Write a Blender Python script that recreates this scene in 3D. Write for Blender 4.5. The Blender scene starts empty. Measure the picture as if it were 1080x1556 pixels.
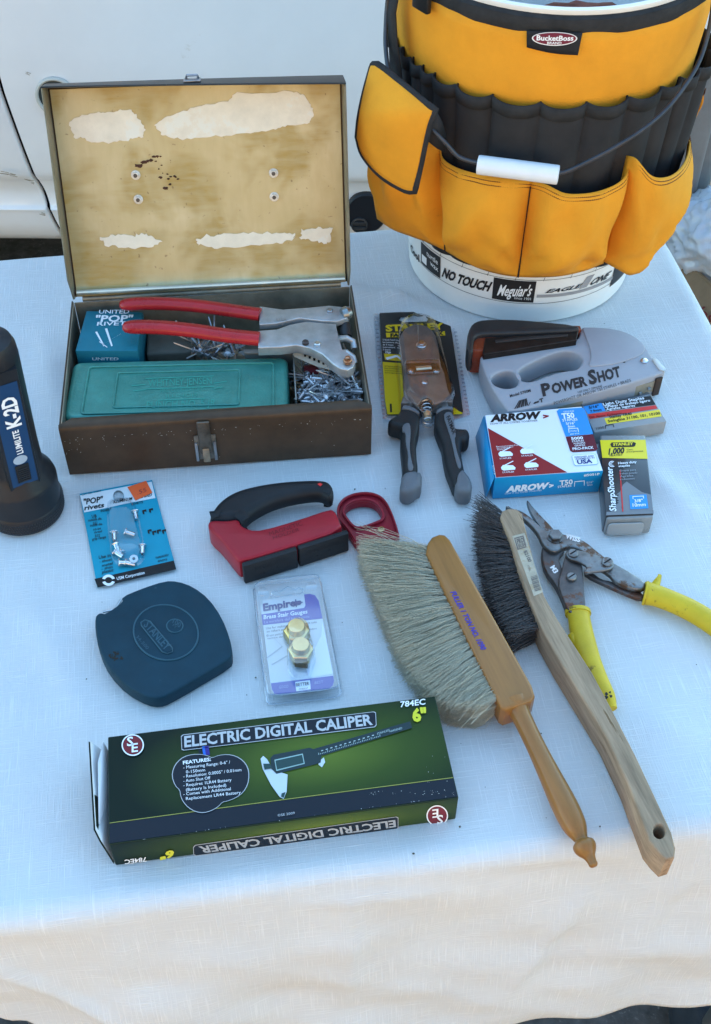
import bpy, bmesh, math, random
from math import sin, cos, pi, radians, sqrt, atan2
from mathutils import Vector, Matrix, noise, geometry
random.seed(11)
V = Vector
C = bpy.context.scene.collection
# ------------------------------------------------------------------ camera
F_PX, CZ, PITCH, ROLL = 1780.3429, 0.82969, radians(47.5525), radians(0.3816)
W_PX, H_PX = 1080, 1556
fwd = V((0, cos(PITCH), -sin(PITCH)))
_r = V((1, 0, 0)); _u = _r.cross(fwd)
right = cos(ROLL)*_r + sin(ROLL)*_u
up = -sin(ROLL)*_r + cos(ROLL)*_u
eye = V((0, 0, CZ))
cam = bpy.data.cameras.new('camera'); cam_o = bpy.data.objects.new('camera', cam); C.objects.link(cam_o)
M = Matrix.Identity(4)
for i in range(3):
    M[i][0], M[i][1], M[i][2], M[i][3] = right[i], up[i], -fwd[i], eye[i]
cam_o.matrix_world = M
cam.sensor_fit = 'VERTICAL'; cam.sensor_height = 36; cam.sensor_width = 24
cam.lens = 36*F_PX/H_PX
cam.clip_start = 0.02; cam.clip_end = 1000
bpy.context.scene.camera = cam_o
# ------------------------------------------------------------------ sky, sun, exposure
SUN_EL, SUN_AZ = radians(42), radians(-8)      # azimuth from +Y (behind the van), negative = towards -X
wd = bpy.data.worlds.new('World'); bpy.context.scene.world = wd; wd.use_nodes = True
nt = wd.node_tree; bg = nt.nodes['Background']
sky = nt.nodes.new('ShaderNodeTexSky'); sky.sky_type = 'NISHITA'; sky.sun_disc = False
sky.sun_elevation = SUN_EL; sky.sun_rotation = SUN_AZ
sky.air_density = 1.0; sky.dust_density = 0.2; sky.ozone_density = 0.2
wb = nt.nodes.new('ShaderNodeMix'); wb.data_type = 'RGBA'; wb.blend_type = 'MULTIPLY'; wb.inputs[0].default_value = 1; wb.inputs[7].default_value = (.86, 1.05, 1.0, 1)
nt.links.new(sky.outputs[0], wb.inputs[6]); nt.links.new(wb.outputs[2], bg.inputs[0]); bg.inputs[1].default_value = 0.15
sl = bpy.data.lights.new('sun', 'SUN'); sl.energy = 3.0; sl.angle = radians(0.5); sl.color = (1, .89, .72)
so = bpy.data.objects.new('sun', sl); C.objects.link(so)
sd = V((sin(SUN_AZ)*cos(SUN_EL), cos(SUN_AZ)*cos(SUN_EL), sin(SUN_EL)))
so.rotation_euler = (-sd).to_track_quat('-Z', 'Y').to_euler(); so.location = (-1, 6, 6)
sc = bpy.context.scene
sc.view_settings.view_transform = 'Standard'; sc.view_settings.look = 'None'
sc.view_settings.exposure = 2.24; sc.view_settings.gamma = 1
sc.view_settings.use_curve_mapping = False
sc.render.engine = 'CYCLES'
sc.cycles.max_bounces = 10; sc.cycles.transparent_max_bounces = 24; sc.cycles.diffuse_bounces = 5
# ------------------------------------------------------------------ measuring: a photo pixel -> the point of a real plane or cylinder it shows
def ray(px, py): return fwd + right*((px-W_PX/2)/F_PX) + up*((H_PX/2-py)/F_PX)
def onpl(px, py, P, lift=0.0):
    p0, n = P; d = ray(px, py)
    return eye + d*((p0-eye).dot(n)/d.dot(n)) + n*lift
Z = V((0, 0, 1))
def on(px, py, z=0.0): return onpl(px, py, (V((0, 0, z)), Z))
def ons(pts, z): return [on(a, b, z) for a, b in pts]
BX, BY = 0.1926, 1.1793
def oncyl(px, py, R):
    d = ray(px, py); B = V((BX, BY)); d2 = V((d.x, d.y))
    a = d2.dot(d2); b = -2*d2.dot(B); c = B.dot(B)-R*R
    D = max(b*b-4*a*c, 0)
    return eye + d*((-b-sqrt(D))/2/a)
def rz(v, a): return V((v.x*cos(a)-v.y*sin(a), v.x*sin(a)+v.y*cos(a), v.z))
# ------------------------------------------------------------------ materials
def lin(c):
    c = c/255.0
    return c/12.92 if c <= .04045 else ((c+.055)/1.055)**2.4
CLOTH = (184, 208, 235)
def obs(r, g, b, k=.8):
    return tuple(min(.88, max(.008, k*lin(x)/lin(y))) for x, y in zip((r, g, b), CLOTH))
_mats = {}
def mat(name, col, rough=.5, metal=0.0, var=0.0, vs=30, bump=0.0, bs=300, coat=0.0, spec=.24, wear=None, wscale=60, wth=.62, stretch=(1, 1, 1), rot=0.0):
    if name in _mats: return _mats[name]
    m = bpy.data.materials.new(name); m.use_nodes = True; t = m.node_tree; N = t.nodes; L = t.links
    p = N['Principled BSDF']
    p.inputs['Base Color'].default_value = (*col, 1); p.inputs['Roughness'].default_value = rough
    p.inputs['Metallic'].default_value = metal; p.inputs['Coat Weight'].default_value = coat
    p.inputs['Specular IOR Level'].default_value = spec
    tc = N.new('ShaderNodeTexCoord'); mp = N.new('ShaderNodeMapping'); mp.inputs['Scale'].default_value = stretch
    mr = N.new('ShaderNodeMapping'); mr.inputs['Rotation'].default_value = (0, 0, rot)
    L.new(tc.outputs['Object'], mr.inputs[0]); L.new(mr.outputs[0], mp.inputs[0])
    out = None
    if var:
        n = N.new('ShaderNodeTexNoise'); n.inputs['Scale'].default_value = vs; n.inputs['Detail'].default_value = 6; n.inputs['Roughness'].default_value = .65
        L.new(mp.outputs[0], n.inputs['Vector'])
        r = N.new('ShaderNodeMapRange'); r.inputs[1].default_value = .3; r.inputs[2].default_value = .7
        L.new(n.outputs[0], r.inputs[0])
        x = N.new('ShaderNodeMix'); x.data_type = 'RGBA'
        x.inputs[6].default_value = (*[max(0, c*(1-var)) for c in col], 1); x.inputs[7].default_value = (*[min(.95, c*(1+var)) for c in col], 1)
        L.new(r.outputs[0], x.inputs[0]); out = x.outputs[2]
        rr = N.new('ShaderNodeMapRange'); rr.inputs[3].default_value = max(0, rough-.08); rr.inputs[4].default_value = min(1, rough+.1)
        L.new(n.outputs[0], rr.inputs[0]); L.new(rr.outputs[0], p.inputs['Roughness'])
    if wear:
        n = N.new('ShaderNodeTexNoise'); n.inputs['Scale'].default_value = wscale; n.inputs['Detail'].default_value = 8; n.inputs['Roughness'].default_value = .7
        L.new(mp.outputs[0], n.inputs['Vector'])
        r = N.new('ShaderNodeMapRange'); r.inputs[1].default_value = wth; r.inputs[2].default_value = wth+.05
        L.new(n.outputs[0], r.inputs[0])
        x = N.new('ShaderNodeMix'); x.data_type = 'RGBA'
        x.inputs[6].default_value = (*col, 1); x.inputs[7].default_value = (*wear, 1)
        if out: L.new(out, x.inputs[6])
        L.new(r.outputs[0], x.inputs[0]); out = x.outputs[2]
    if out: L.new(out, p.inputs['Base Color'])
    if bump:
        n = N.new('ShaderNodeTexNoise'); n.inputs['Scale'].default_value = bs; n.inputs['Detail'].default_value = 4
        L.new(mp.outputs[0], n.inputs['Vector'])
        b = N.new('ShaderNodeBump'); b.inputs['Strength'].default_value = bump; b.inputs['Distance'].default_value = .001
        L.new(n.outputs[0], b.inputs['Height']); L.new(b.outputs[0], p.inputs['Normal'])
    _mats[name] = m
    return m
def clear(name, tint=(.95, .96, .97), gloss=1.0, rough=.06):
    if name in _mats: return _mats[name]
    m = bpy.data.materials.new(name); m.use_nodes = True; t = m.node_tree; N = t.nodes; L = t.links
    N.remove(N['Principled BSDF'])
    tr = N.new('ShaderNodeBsdfTransparent'); tr.inputs[0].default_value = (*tint, 1)
    gl = N.new('ShaderNodeBsdfGlossy'); gl.inputs['Roughness'].default_value = rough; gl.inputs[0].default_value = (1, 1, 1, 1)
    lw = N.new('ShaderNodeLayerWeight'); lw.inputs[0].default_value = .5
    pw = N.new('ShaderNodeMath'); pw.operation = 'POWER'; pw.inputs[1].default_value = 3.5; L.new(lw.outputs['Facing'], pw.inputs[0])
    ml = N.new('ShaderNodeMath'); ml.operation = 'MULTIPLY_ADD'; ml.inputs[1].default_value = .75; ml.inputs[2].default_value = .035; L.new(pw.outputs[0], ml.inputs[0])
    mu = N.new('ShaderNodeMath'); mu.operation = 'MULTIPLY'; mu.inputs[1].default_value = gloss; mu.use_clamp = True
    mx = N.new('ShaderNodeMixShader')
    L.new(ml.outputs[0], mu.inputs[0]); L.new(mu.outputs[0], mx.inputs[0]); L.new(tr.outputs[0], mx.inputs[1]); L.new(gl.outputs[0], mx.inputs[2])
    L.new(mx.outputs[0], N['Material Output'].inputs[0])
    _mats[name] = m
    return m
# ------------------------------------------------------------------ objects
WP = {}
def wpos(o): return WP[o] if o in WP else V((0, 0, 0))
def tag(o, label=None, cat=None, group=None, kind=None):
    if label: o['label'] = label
    if cat: o['category'] = cat
    if group: o['group'] = group
    if kind: o['kind'] = kind
    return o
def thing(name, loc, label, cat, group=None):
    o = bpy.data.objects.new(name, None); C.objects.link(o); o.location = loc; o.empty_display_size = .02
    WP[o] = V(loc)
    return tag(o, label, cat, group)
def link(name, me, m, parent=None, angle=35):
    o = bpy.data.objects.new(name, me); C.objects.link(o)
    if m and not me.materials: me.materials.append(m)
    if parent is not None: o.parent = parent
    WP[o] = wpos(parent) if parent is not None else V((0, 0, 0))
    for p in me.polygons: p.use_smooth = True
    me.set_sharp_from_angle(angle=radians(angle))
    return o
_glyph = {}
def glyphs(s, bold=0.0, shear=0.0):
    k = (s, bold, shear)
    if k not in _glyph:
        c = bpy.data.curves.new('t', 'FONT'); c.body = s; c.offset = bold; c.shear = shear; c.resolution_u = 2
        o = bpy.data.objects.new('t', c); me = o.to_mesh()
        _glyph[k] = ([v.co.copy() for v in me.vertices], [tuple(p.vertices) for p in me.polygons])
        o.to_mesh_clear(); bpy.data.objects.remove(o); bpy.data.curves.remove(c)
    return _glyph[k]
CAP = .69
def smooth(pts, it=2, closed=True):
    pts = [V(p) for p in pts]
    for _ in range(it):
        q = []
        n = len(pts)
        for i in range(n if closed else n-1):
            a, b = pts[i], pts[(i+1) % n]
            q += [a*.75+b*.25, a*.25+b*.75]
        if not closed: q = [pts[0]]+q+[pts[-1]]
        pts = q
    return pts
def spline(pts, per=6):
    """Catmull-Rom through the points (open)."""
    pts = [V(p) for p in pts]; P = [pts[0]*2-pts[1]]+pts+[pts[-1]*2-pts[-2]]
    out = []
    for i in range(1, len(P)-2):
        a, b, c, d = P[i-1:i+3]
        for k in range(per):
            t = k/per
            out.append(.5*((2*b)+(c-a)*t+(2*a-5*b+4*c-d)*t*t+(3*b-a-3*c+d)*t**3))
    return out+[pts[-1]]
class MB:
    def __init__(s): s.v = []; s.f = []; s.ch = []; s.tx = set()
    def add(s, v, f):
        n = len(s.v); s.ch.append((n, len(s.f))); s.v += [V(x) for x in v]; s.f += [tuple(i+n for i in q) for q in f]
        return s
    def box(s, o, a, b, c):
        """corner o and three edge vectors"""
        v = [o, o+a, o+a+b, o+b, o+c, o+a+c, o+a+b+c, o+b+c]
        f = [(0, 3, 2, 1), (4, 5, 6, 7), (0, 1, 5, 4), (1, 2, 6, 5), (2, 3, 7, 6), (3, 0, 4, 7)]
        if a.cross(b).dot(c) < 0: f = [q[::-1] for q in f]
        return s.add(v, f)
    def tube(s, path, r, n=10, cap=True, flat=1.0, upv=None):
        path = [V(p) for p in path]; m = len(path)
        R = r if isinstance(r, (list, tuple)) else [r]*m
        if len(R) != m:
            R = [R[min(len(R)-1, int(i*(len(R)-1)/(m-1)))]*(1-(i*(len(R)-1)/(m-1)) % 1)+R[min(len(R)-1, int(i*(len(R)-1)/(m-1))+1)]*((i*(len(R)-1)/(m-1)) % 1) for i in range(m)]
        prev = None; v = []; f = []
        for i, p in enumerate(path):
            t = (path[min(i+1, m-1)]-path[max(i-1, 0)]).normalized()
            if upv is not None: a = upv - t*upv.dot(t)
            elif prev is None: a = (Z if abs(t.z) < .9 else V((1, 0, 0))); a = a-t*a.dot(t)
            else: a = prev-t*prev.dot(t)
            a.normalize(); prev = a; b = t.cross(a)
            for k in range(n):
                an = 2*pi*k/n
                v.append(p+a*(cos(an)*R[i]*flat)+b*(sin(an)*R[i]))
        for i in range(m-1):
            for k in range(n):
                f.append((i*n+k, i*n+(k+1) % n, (i+1)*n+(k+1) % n, (i+1)*n+k))
        if cap: f += [tuple(range(n))[::-1], tuple((m-1)*n+k for k in range(n))]
        return s.add(v, f)
    def lathe(s, prof, o, ax=Z, n=32, cap=True):
        """prof: (radius, height along ax)"""
        ax = ax.normalized(); a = (V((1, 0, 0)) if abs(ax.x) < .9 else V((0, 1, 0))); a = (a-ax*a.dot(ax)).normalized(); b = ax.cross(a)
        v = []; f = []
        for r, h in prof:
            for k in range(n):
                t = 2*pi*k/n; v.append(o+ax*h+a*(r*cos(t))+b*(r*sin(t)))
        for i in range(len(prof)-1):
            for k in range(n):
                f.append((i*n+k, i*n+(k+1) % n, (i+1)*n+(k+1) % n, (i+1)*n+k))
        if cap:
            if prof[0][0] > 1e-6: f.append(tuple(range(n))[::-1])
            if prof[-1][0] > 1e-6: f.append(tuple((len(prof)-1)*n+k for k in range(n)))
        return s.add(v, f)
    def grid(s, rows, closed=False):
        n = len(rows[0]); v = [p for r in rows for p in r]; f = []
        for i in range(len(rows)-1):
            for k in range(n if closed else n-1):
                f.append((i*n+k, i*n+(k+1) % n, (i+1)*n+(k+1) % n, (i+1)*n+k))
        return s.add(v, f)
    def poly(s, pts): return s.add(pts, [tuple(range(len(pts)))])
    def px(s, pts, P, lift=.0003): return s.poly([onpl(a, b, P, lift) for a, b in pts])
    def text(s, t, a, b, c, P=None, lift=.0006, bold=0.0, shear=0.0, fn=None):
        """a, b: baseline ends, c: top left of the capitals (pixels on plane P, or fn maps (u, v))"""
        v, f = glyphs(t, bold, shear); s.tx.add((len(s.v), len(s.f)))
        x0 = min(p.x for p in v); x1 = max(p.x for p in v)
        if fn is None:
            A, B, D = [onpl(q[0], q[1], P, lift) for q in (a, b, c)]
            fn = lambda u, w: A+(B-A)*u+(D-A)*w
        w = [fn((p.x-x0)/(x1-x0), p.y/CAP) for p in v]
        return s.add(w, f)
    def disc(s, c, r, P, lift=.0003, n=28, r2=None):
        """flat disc round pixel c on plane P"""
        o = onpl(c[0], c[1], P, lift); nn = P[1]; a = (V((1, 0, 0))-nn*nn.x).normalized(); b = nn.cross(a)
        return s.poly([o+a*(r*cos(2*pi*k/n))+b*((r2 or r)*sin(2*pi*k/n)) for k in range(n)])
    def build(s, name, m, parent=None, bevel=0.0, seg=2, angle=35, weld=False):
        off = wpos(parent) if parent is not None else V((0, 0, 0))
        sh = [x for x in s.ch if x not in s.tx]
        if name.startswith(('printed', 'scratch')) and sh and len(s.ch) > 1 and len(sh) < 30:
            txt = MB(); o = None
            for (a, b), (c, d) in zip(s.ch, s.ch[1:]+[(len(s.v), len(s.f))]):
                q = txt if (a, b) in s.tx else MB(); q.add(s.v[a:c], [tuple(i-a for i in x) for x in s.f[b:d]])
                if q is not txt: q.ch = []; o = q.build(name, m, parent, bevel, seg, angle, weld)
            if txt.v: txt.ch = []; o = txt.build('printed_lettering', m, parent, bevel, seg, angle, weld)
            return o
        me = bpy.data.meshes.new(name); me.from_pydata([tuple(p-off) for p in s.v], [], s.f); me.update()
        if bevel or weld:
            bm = bmesh.new(); bm.from_mesh(me)
            if weld: bmesh.ops.remove_doubles(bm, verts=bm.verts, dist=1e-5)
            bmesh.ops.recalc_face_normals(bm, faces=bm.faces)
            if bevel:
                es = [e for e in bm.edges if len(e.link_faces) == 2 and e.calc_face_angle(0) > radians(28)]
                bmesh.ops.bevel(bm, geom=es, offset=bevel, segments=seg, affect='EDGES', profile=.5, clamp_overlap=True)
            bm.to_mesh(me); bm.free()
        return link(name, me, m, parent, angle)
def plate(name, pts, z0, z1, m, parent=None, bev=.001, holes=(), mb=None, frame=None, res=2):
    """solid prism with rounded edges over a world outline (curve fill, so holes work); frame: Matrix placing local xy"""
    c = bpy.data.curves.new('p', 'CURVE'); c.dimensions = '2D'; c.fill_mode = 'BOTH'
    h = (z1-z0)/2; bev = min(bev, h*.95)
    c.extrude = h-bev; c.bevel_depth = bev; c.bevel_resolution = res; c.offset = -bev
    for loop in [pts]+list(holes):
        s = c.splines.new('POLY'); s.points.add(len(loop)-1); s.use_cyclic_u = True
        for q, p in zip(s.points, loop): q.co = (p[0], p[1], 0, 1)
    o = bpy.data.objects.new('p', c); me = o.to_mesh()
    vs = [V((v.co.x, v.co.y, v.co.z+(z0+z1)/2)) for v in me.vertices]; fs = [tuple(p.vertices) for p in me.polygons]
    o.to_mesh_clear(); bpy.data.objects.remove(o); bpy.data.curves.remove(c)
    if frame: vs = [frame @ v for v in vs]
    k = mb or MB(); k.add(vs, fs)
    if mb: return mb
    return k.build(name, m, parent, weld=True)
def circle(c, r, n=24, a0=0.0): return [V((c[0]+r*cos(a0+2*pi*k/n), c[1]+r*sin(a0+2*pi*k/n), 0)) for k in range(n)]
def rrect(fn, a0, b0, a1, b1, r, n=5):
    """rounded rectangle in local coordinates, mapped through fn(a, b)"""
    out = []
    for cx, cy, s in ((a1-r, b1-r, 0), (a0+r, b1-r, 1), (a0+r, b0+r, 2), (a1-r, b0+r, 3)):
        for k in range(n+1):
            t = (s+k/n)*pi/2; out.append(fn(cx+r*cos(t), cy+r*sin(t)))
    return out
def hexnut(o, ax, r, h, hole=0.0, mb=None):
    mb = mb or MB(); mb.lathe([(r*.9, 0), (r, h*.1), (r, h*.85), (r*.88, h)], o, ax, 6)
    return mb
def smoothrect(px, py, it=1): return smooth(list(zip(px, py)), it)
# shared materials
WHITE = mat('print_white', (.78, .79, .8), .45)
BLACK = mat('print_black', (.012, .012, .013), .45)
STEEL = mat('bright_steel', (.62, .62, .62), .28, 1, .15, 90, .05, 500)
DULL = mat('dull_steel', (.34, .34, .35), .42, 1, .25, 80, .1, 400)
RUBBER = mat('black_rubber', (.014, .015, .017), .55, 0, .2, 60, .1, 900)
RED = mat('red_print', obs(165, 45, 50), .45)
YEL = mat('yellow_print', (.82, .6, .04), .4)
# ================================================================== SETTING
GZ = -0.74
asphalt = mat('asphalt', (.075, .07, .066), .9, 0, .45, 35, 1.0, 160, wear=(.16, .15, .14), wscale=140, wth=.6)
concrete = mat('bounce_concrete', (.38, .28, .19), .85, 0, .12, 3, .3, 60)
def sheet(name, x0, y0, x1, y1, z, m):
    o = MB().poly([V((x0, y0, z)), V((x1, y0, z)), V((x1, y1, z)), V((x0, y1, z))]).build(name, m)
    return tag(o, kind='structure')
sheet('ground', -250, -250, 250, 250, GZ, asphalt)
sheet('added_driveway', -9, -12, 9, -.62, GZ+.004, concrete)  # unseen pale slab added to bounce warm sunlight onto the cloth front
grav = mat('gravel_stone', (.3, .28, .25), .85, 0, .5, 8)
gm = MB()
for i in range(700):
    p = V((random.uniform(.55, 1.3), random.uniform(1.5, 3.4), GZ)); r = random.choice((.003, .004, .006, .009)); q = [random.uniform(.7, 1.3) for _ in range(6)]
    gm.add([p+V((r*q[0], 0, r*.2)), p+V((0, r*q[1], r*.2)), p+V((-r*q[2], 0, r*.2)), p+V((0, -r*q[3], r*.2)), p+V((0, 0, r*q[4])), p+V((0, 0, -r*.3))],
           [(0, 1, 4), (1, 2, 4), (2, 3, 4), (3, 0, 4), (1, 0, 5), (2, 1, 5), (3, 2, 5), (0, 3, 5)])
tag(gm.build('gravel', grav), 'loose pale gravel scattered on the asphalt behind the cardboard box', kind='stuff')

# ---------------- van
paint = mat('white_van_paint', (.74, .75, .76), .3, 0, .05, 3, 0, coat=.5, wear=(.62, .61, .58), wscale=5, wth=.63)
vdark = mat('van_black_gap', (.01, .01, .011), .7)
vgrey = mat('grey_plastic_trim', (.17, .17, .17), .6, 0, .1, 30, .2, 300)
vglass = mat('dark_window_glass', (.02, .025, .03), .05, 0, spec=.8)
van = thing('van', (-1.4, 2.8, GZ), 'white van parked behind the table, scuffed lower body side toward the camera', 'van')
prof = [(1.985, -.535), (1.945, -.505), (1.925, -.47), (1.916, -.43), (1.914, -.422), (1.921, -.415), (1.924, -.39), (1.914, -.362), (1.906, -.35), (1.9, -.33), (1.893, -.25), (1.89, -.15), (1.893, -.05), (1.9, .08), (1.915, .22), (1.945, .36), (1.985, .8), (2.02, 1.5), (2.06, 1.85), (2.25, 1.95)]
pr = spline([V((a, b, 0)) for a, b in prof], 4)
def seam(z):
    pts = [(-.535, -.566), (-.495, -.5746), (-.365, -.594), (-.178, -.6136), (0, -.622), (1.5, -.64)]
    for (z0, x0), (z1, x1) in zip(pts, pts[1:]):
        if z <= z1: return x0+(x1-x0)*(z-z0)/(z1-z0)
    return pts[-1][1]
def panel(x0, x1, n=14, round_end=False):
    rows = []
    for p in pr:
        a = x0(p.y) if callable(x0) else x0; b = x1(p.y) if callable(x1) else x1
        r = [V((a, p.x+.012, p.y)), V((a+.0015, p.x+.002, p.y))] + [V((a+.004+(b-a-.008)*k/n, p.x, p.y)) for k in range(n+1)]
        if round_end: r += [V((b+.02, p.x+.006, p.y)), V((b+.036, p.x+.025, p.y)), V((b+.042, p.x+.06, p.y)), V((b+.042, p.x+.3, p.y)), V((b+.042, 2.8, p.y))]
        else: r += [V((b-.0015, p.x+.002, p.y)), V((b, p.x+.012, p.y))]
        rows.append(r)
    return rows
MB().grid(panel(lambda z: seam(z)+.003, .57, 20, True)).build('rear_body_panel', paint, van, angle=60)
dr = MB().grid(panel(-1.75, lambda z: seam(z)-.003)).build('door', paint, van, angle=60)
MB().grid(panel(-4.0, -1.756)).build('front_body_panel', paint, van, angle=60)
k = MB(); k.box(V((-3.99, 2.065, -.53)), V((4.58, 0, 0)), V((0, 1.57, 0)), V((0, 0, 2.3)))
k.build('inner_body', vdark, van)
k = MB(); k.box(V((-4.0, 2.2, 1.9)), V((4.61, 0, 0)), V((0, 1.48, 0)), V((0, 0, .06))); k.build('roof', paint, van, .03, 3)
k = MB(); k.box(V((-4.0, 3.65, -.53)), V((4.6, 0, 0)), V((0, .05, 0)), V((0, 0, 2.45))); k.build('far_body_panel', paint, van, .02)
k = MB(); k.box(V((.6, 2.6, -.5)), V((.012, 0, 0)), V((0, 1.09, 0)), V((0, 0, 2.45))); k.build('rear_door', paint, van, .004)
for x0, x1 in ((-.5, .5), (-1.65, -.75), (-3.2, -1.9)):
    yy = lambda z: 1.985+(z-.8)*.05
    k = MB(); k.grid([[V((x0, yy(.6)-.012, .6)), V((x1, yy(.6)-.012, .6))], [V((x0+.05, yy(1.15)-.008, 1.15)), V((x1-.05, yy(1.15)-.008, 1.15))]]).build('window', vglass, van)
for x in (-1.15, -3.3):
    for y in (1.98, 3.45):
        w = MB().lathe([(.2, 0), (.31, 0), (.33, .03), (.33, .17), (.31, .2), (.2, .2)], V((x, y, GZ+.33)), V((0, 1, 0)), 32, False).build('tyre', RUBBER, van)
        MB().lathe([(.03, .015), (.17, .02), (.21, .0), (.21, .19), (.1, .2)], V((x, y, GZ+.33)), V((0, 1, 0)), 24).build('rim', DULL, w)
# corner strip of grey plastic at the rear end
k = MB(); k.box(V((.566, 1.882, -.415)), V((.056, 0, 0)), V((0, .13, 0)), Z*.33); k.build('corner_trim', vgrey, van, .01, 3)
k = MB(); k.box(V((.602, 1.93, -.42)), V((.06, 0, 0)), V((0, 1.6, 0)), V((0, 0, .16))); k.build('bumper', vgrey, van, .015, 3)
# recessed round lock, and the oval lock with a slotted knob
VP = (V((0, 1.8875, 0)), V((0, -1, 0)))
lockm = mat('lock_black', (.012, .014, .018), .4)
o = onpl(86, 147, VP); l = MB().lathe([(.036, -.002), (.036, .004), (.0335, .0055), (.031, .004), (.0305, .0005)], o, V((0, -1, 0)), 32, False).build('lock_ring', mat('lock_ring_grey', (.5, .5, .46), .4), van)
MB().lathe([(.031, .0005), (.028, .0015), (.012, .001)], o, V((0, -1, 0)), 32).build('lock_disc', mat('lock_teal_black', (.03, .045, .05), .35), l)
VP2 = (V((0, 1.918, 0)), V((0, -1, 0)))
o = onpl(556, 323, VP2)
k = MB(); k.lathe([(.039, -.012), (.039, .003), (.036, .006), (.02, .006)], o, V((0, -1, 0)), 36)
for i, p in enumerate(k.v): k.v[i] = V((p.x, p.y, o.z+(p.z-o.z)*1.12))
l = k.build('oval_lock_plate', lockm, van)
o = onpl(546, 338, VP2, .006); o.y = 1.911
k = MB(); k.lathe([(.016, 0), (.016, .004), (.0135, .005), (.0125, .001)], o, V((0, -1, 0)), 28, False)
k.lathe([(.0125, .001), (.001, .0012)], o, V((0, -1, 0)), 28, False)
k.box(o+V((-.0115, -.0055, -.0085)), V((.023, 0, 0)), V((0, .006, 0)), V((0, 0, .006)))
k.box(o+V((-.0115, -.0055, .0035)), V((.023, 0, 0)), V((0, .006, 0)), V((0, 0, .005)))
k.build('lock_knob', mat('lock_knob_black', (.035, .036, .038), .35), l)
# scratches in the paint along the crease
sm = mat('bare_scratch', (.3, .27, .22), .7)
k = MB()
VP3 = (V((0, 1.897, 0)), V((0, -1, 0)))
for a, b, c in ((0, 256, 22), (14, 259, 17), (36, 267, 16), (46, 270, 6), (57, 329, 10), (40, 105, 8)):
    for j in range(3):
        x = a+random.uniform(0, 4); y = b+random.uniform(-2, 2); l = c*random.uniform(.5, 1)
        k.px([(x, y), (x+l, y+2.5), (x+l*.9, y+3.4), (x+1, y+1.2)], VP3, .012 if y < 300 else -.012)
k.build('scratch', sm, van)

# ---------------- folding card table and its cloth
TH = radians(8.5); TU = V((cos(TH), sin(TH), 0)); TV = V((-sin(TH), cos(TH), 0))
U0, U1, V0, V1 = -.285, .556, .384, 1.222
tab = thing('card_table', tuple(TU*.13+TV*.8+V((0, 0, GZ))), 'square folding table hidden under the white cloth', 'table')
tm = mat('table_vinyl', (.1, .08, .06), .6); lm = mat('table_leg_steel', (.2, .2, .2), .4, .8)
def T(u, v, z=0.0): return TU*u+TV*v+Z*z
MB().box(T(U0+.008, V0+.008, -.03), TU*(U1-U0-.016), TV*(V1-V0-.016), Z*.0255).build('tabletop', tm, tab, .004)
for u in (U0+.05, U1-.05):
    for v in (V0+.05, V1-.05):
        MB().tube([T(u, v, -.03), T(u, v, GZ)], .011, 12).build('leg', lm, tab)
def overhang(side, s):
    if side == 'f':
        pts = [(-.6, .1), (-.29, .05), (-.22, .15), (-.14, .3), (.0, .33), (.1, .315), (.16, .285), (.25, .282), (.36, .275), (.556, .27), (1, .27)]
        for (a, b), (c, d) in zip(pts, pts[1:]):
            if s <= c:
                t = (s-a)/(c-a); t = t*t*(3-2*t); return b+(d-b)*t
    return .17
bucket_ridge = [(on(525, 441), on(600, 455), .0075), (on(600, 455), on(700, 492), .0065), (on(1010, 700), on(890, 640), .0035), (on(1075, 800), on(960, 690), .004), (on(640, 930), on(610, 830), .0025), (on(880, 900), on(1080, 1010), .0025), (on(960, 1090), on(1080, 1120), .0025), (on(20, 860), on(140, 1120), .002), (on(560, 1000), on(640, 960), .0015), (on(60, 480), on(90, 640), .0025)]
def segd(p, a, b):
    ab = b-a; t = max(0, min(1, (p-a).dot(ab)/ab.dot(ab))); return (p-a-ab*t).length, t
drape_crease = [(V((a, b, 0)), V((c, d, 0)), h) for a, b, c, d, h in ((.0, .03, .13, .042, .0035), (.055, .04, .05, .2, .004), (.25, .06, .19, .22, .006), (-.24, .05, -.08, .24, .005), (.34, .03, .3, .15, .004), (.17, .022, .3, .03, .0025), (-.12, .05, -.13, .12, .003))]
cm = bpy.data.materials.new('white_slub_cloth'); cm.use_nodes = True
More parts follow.
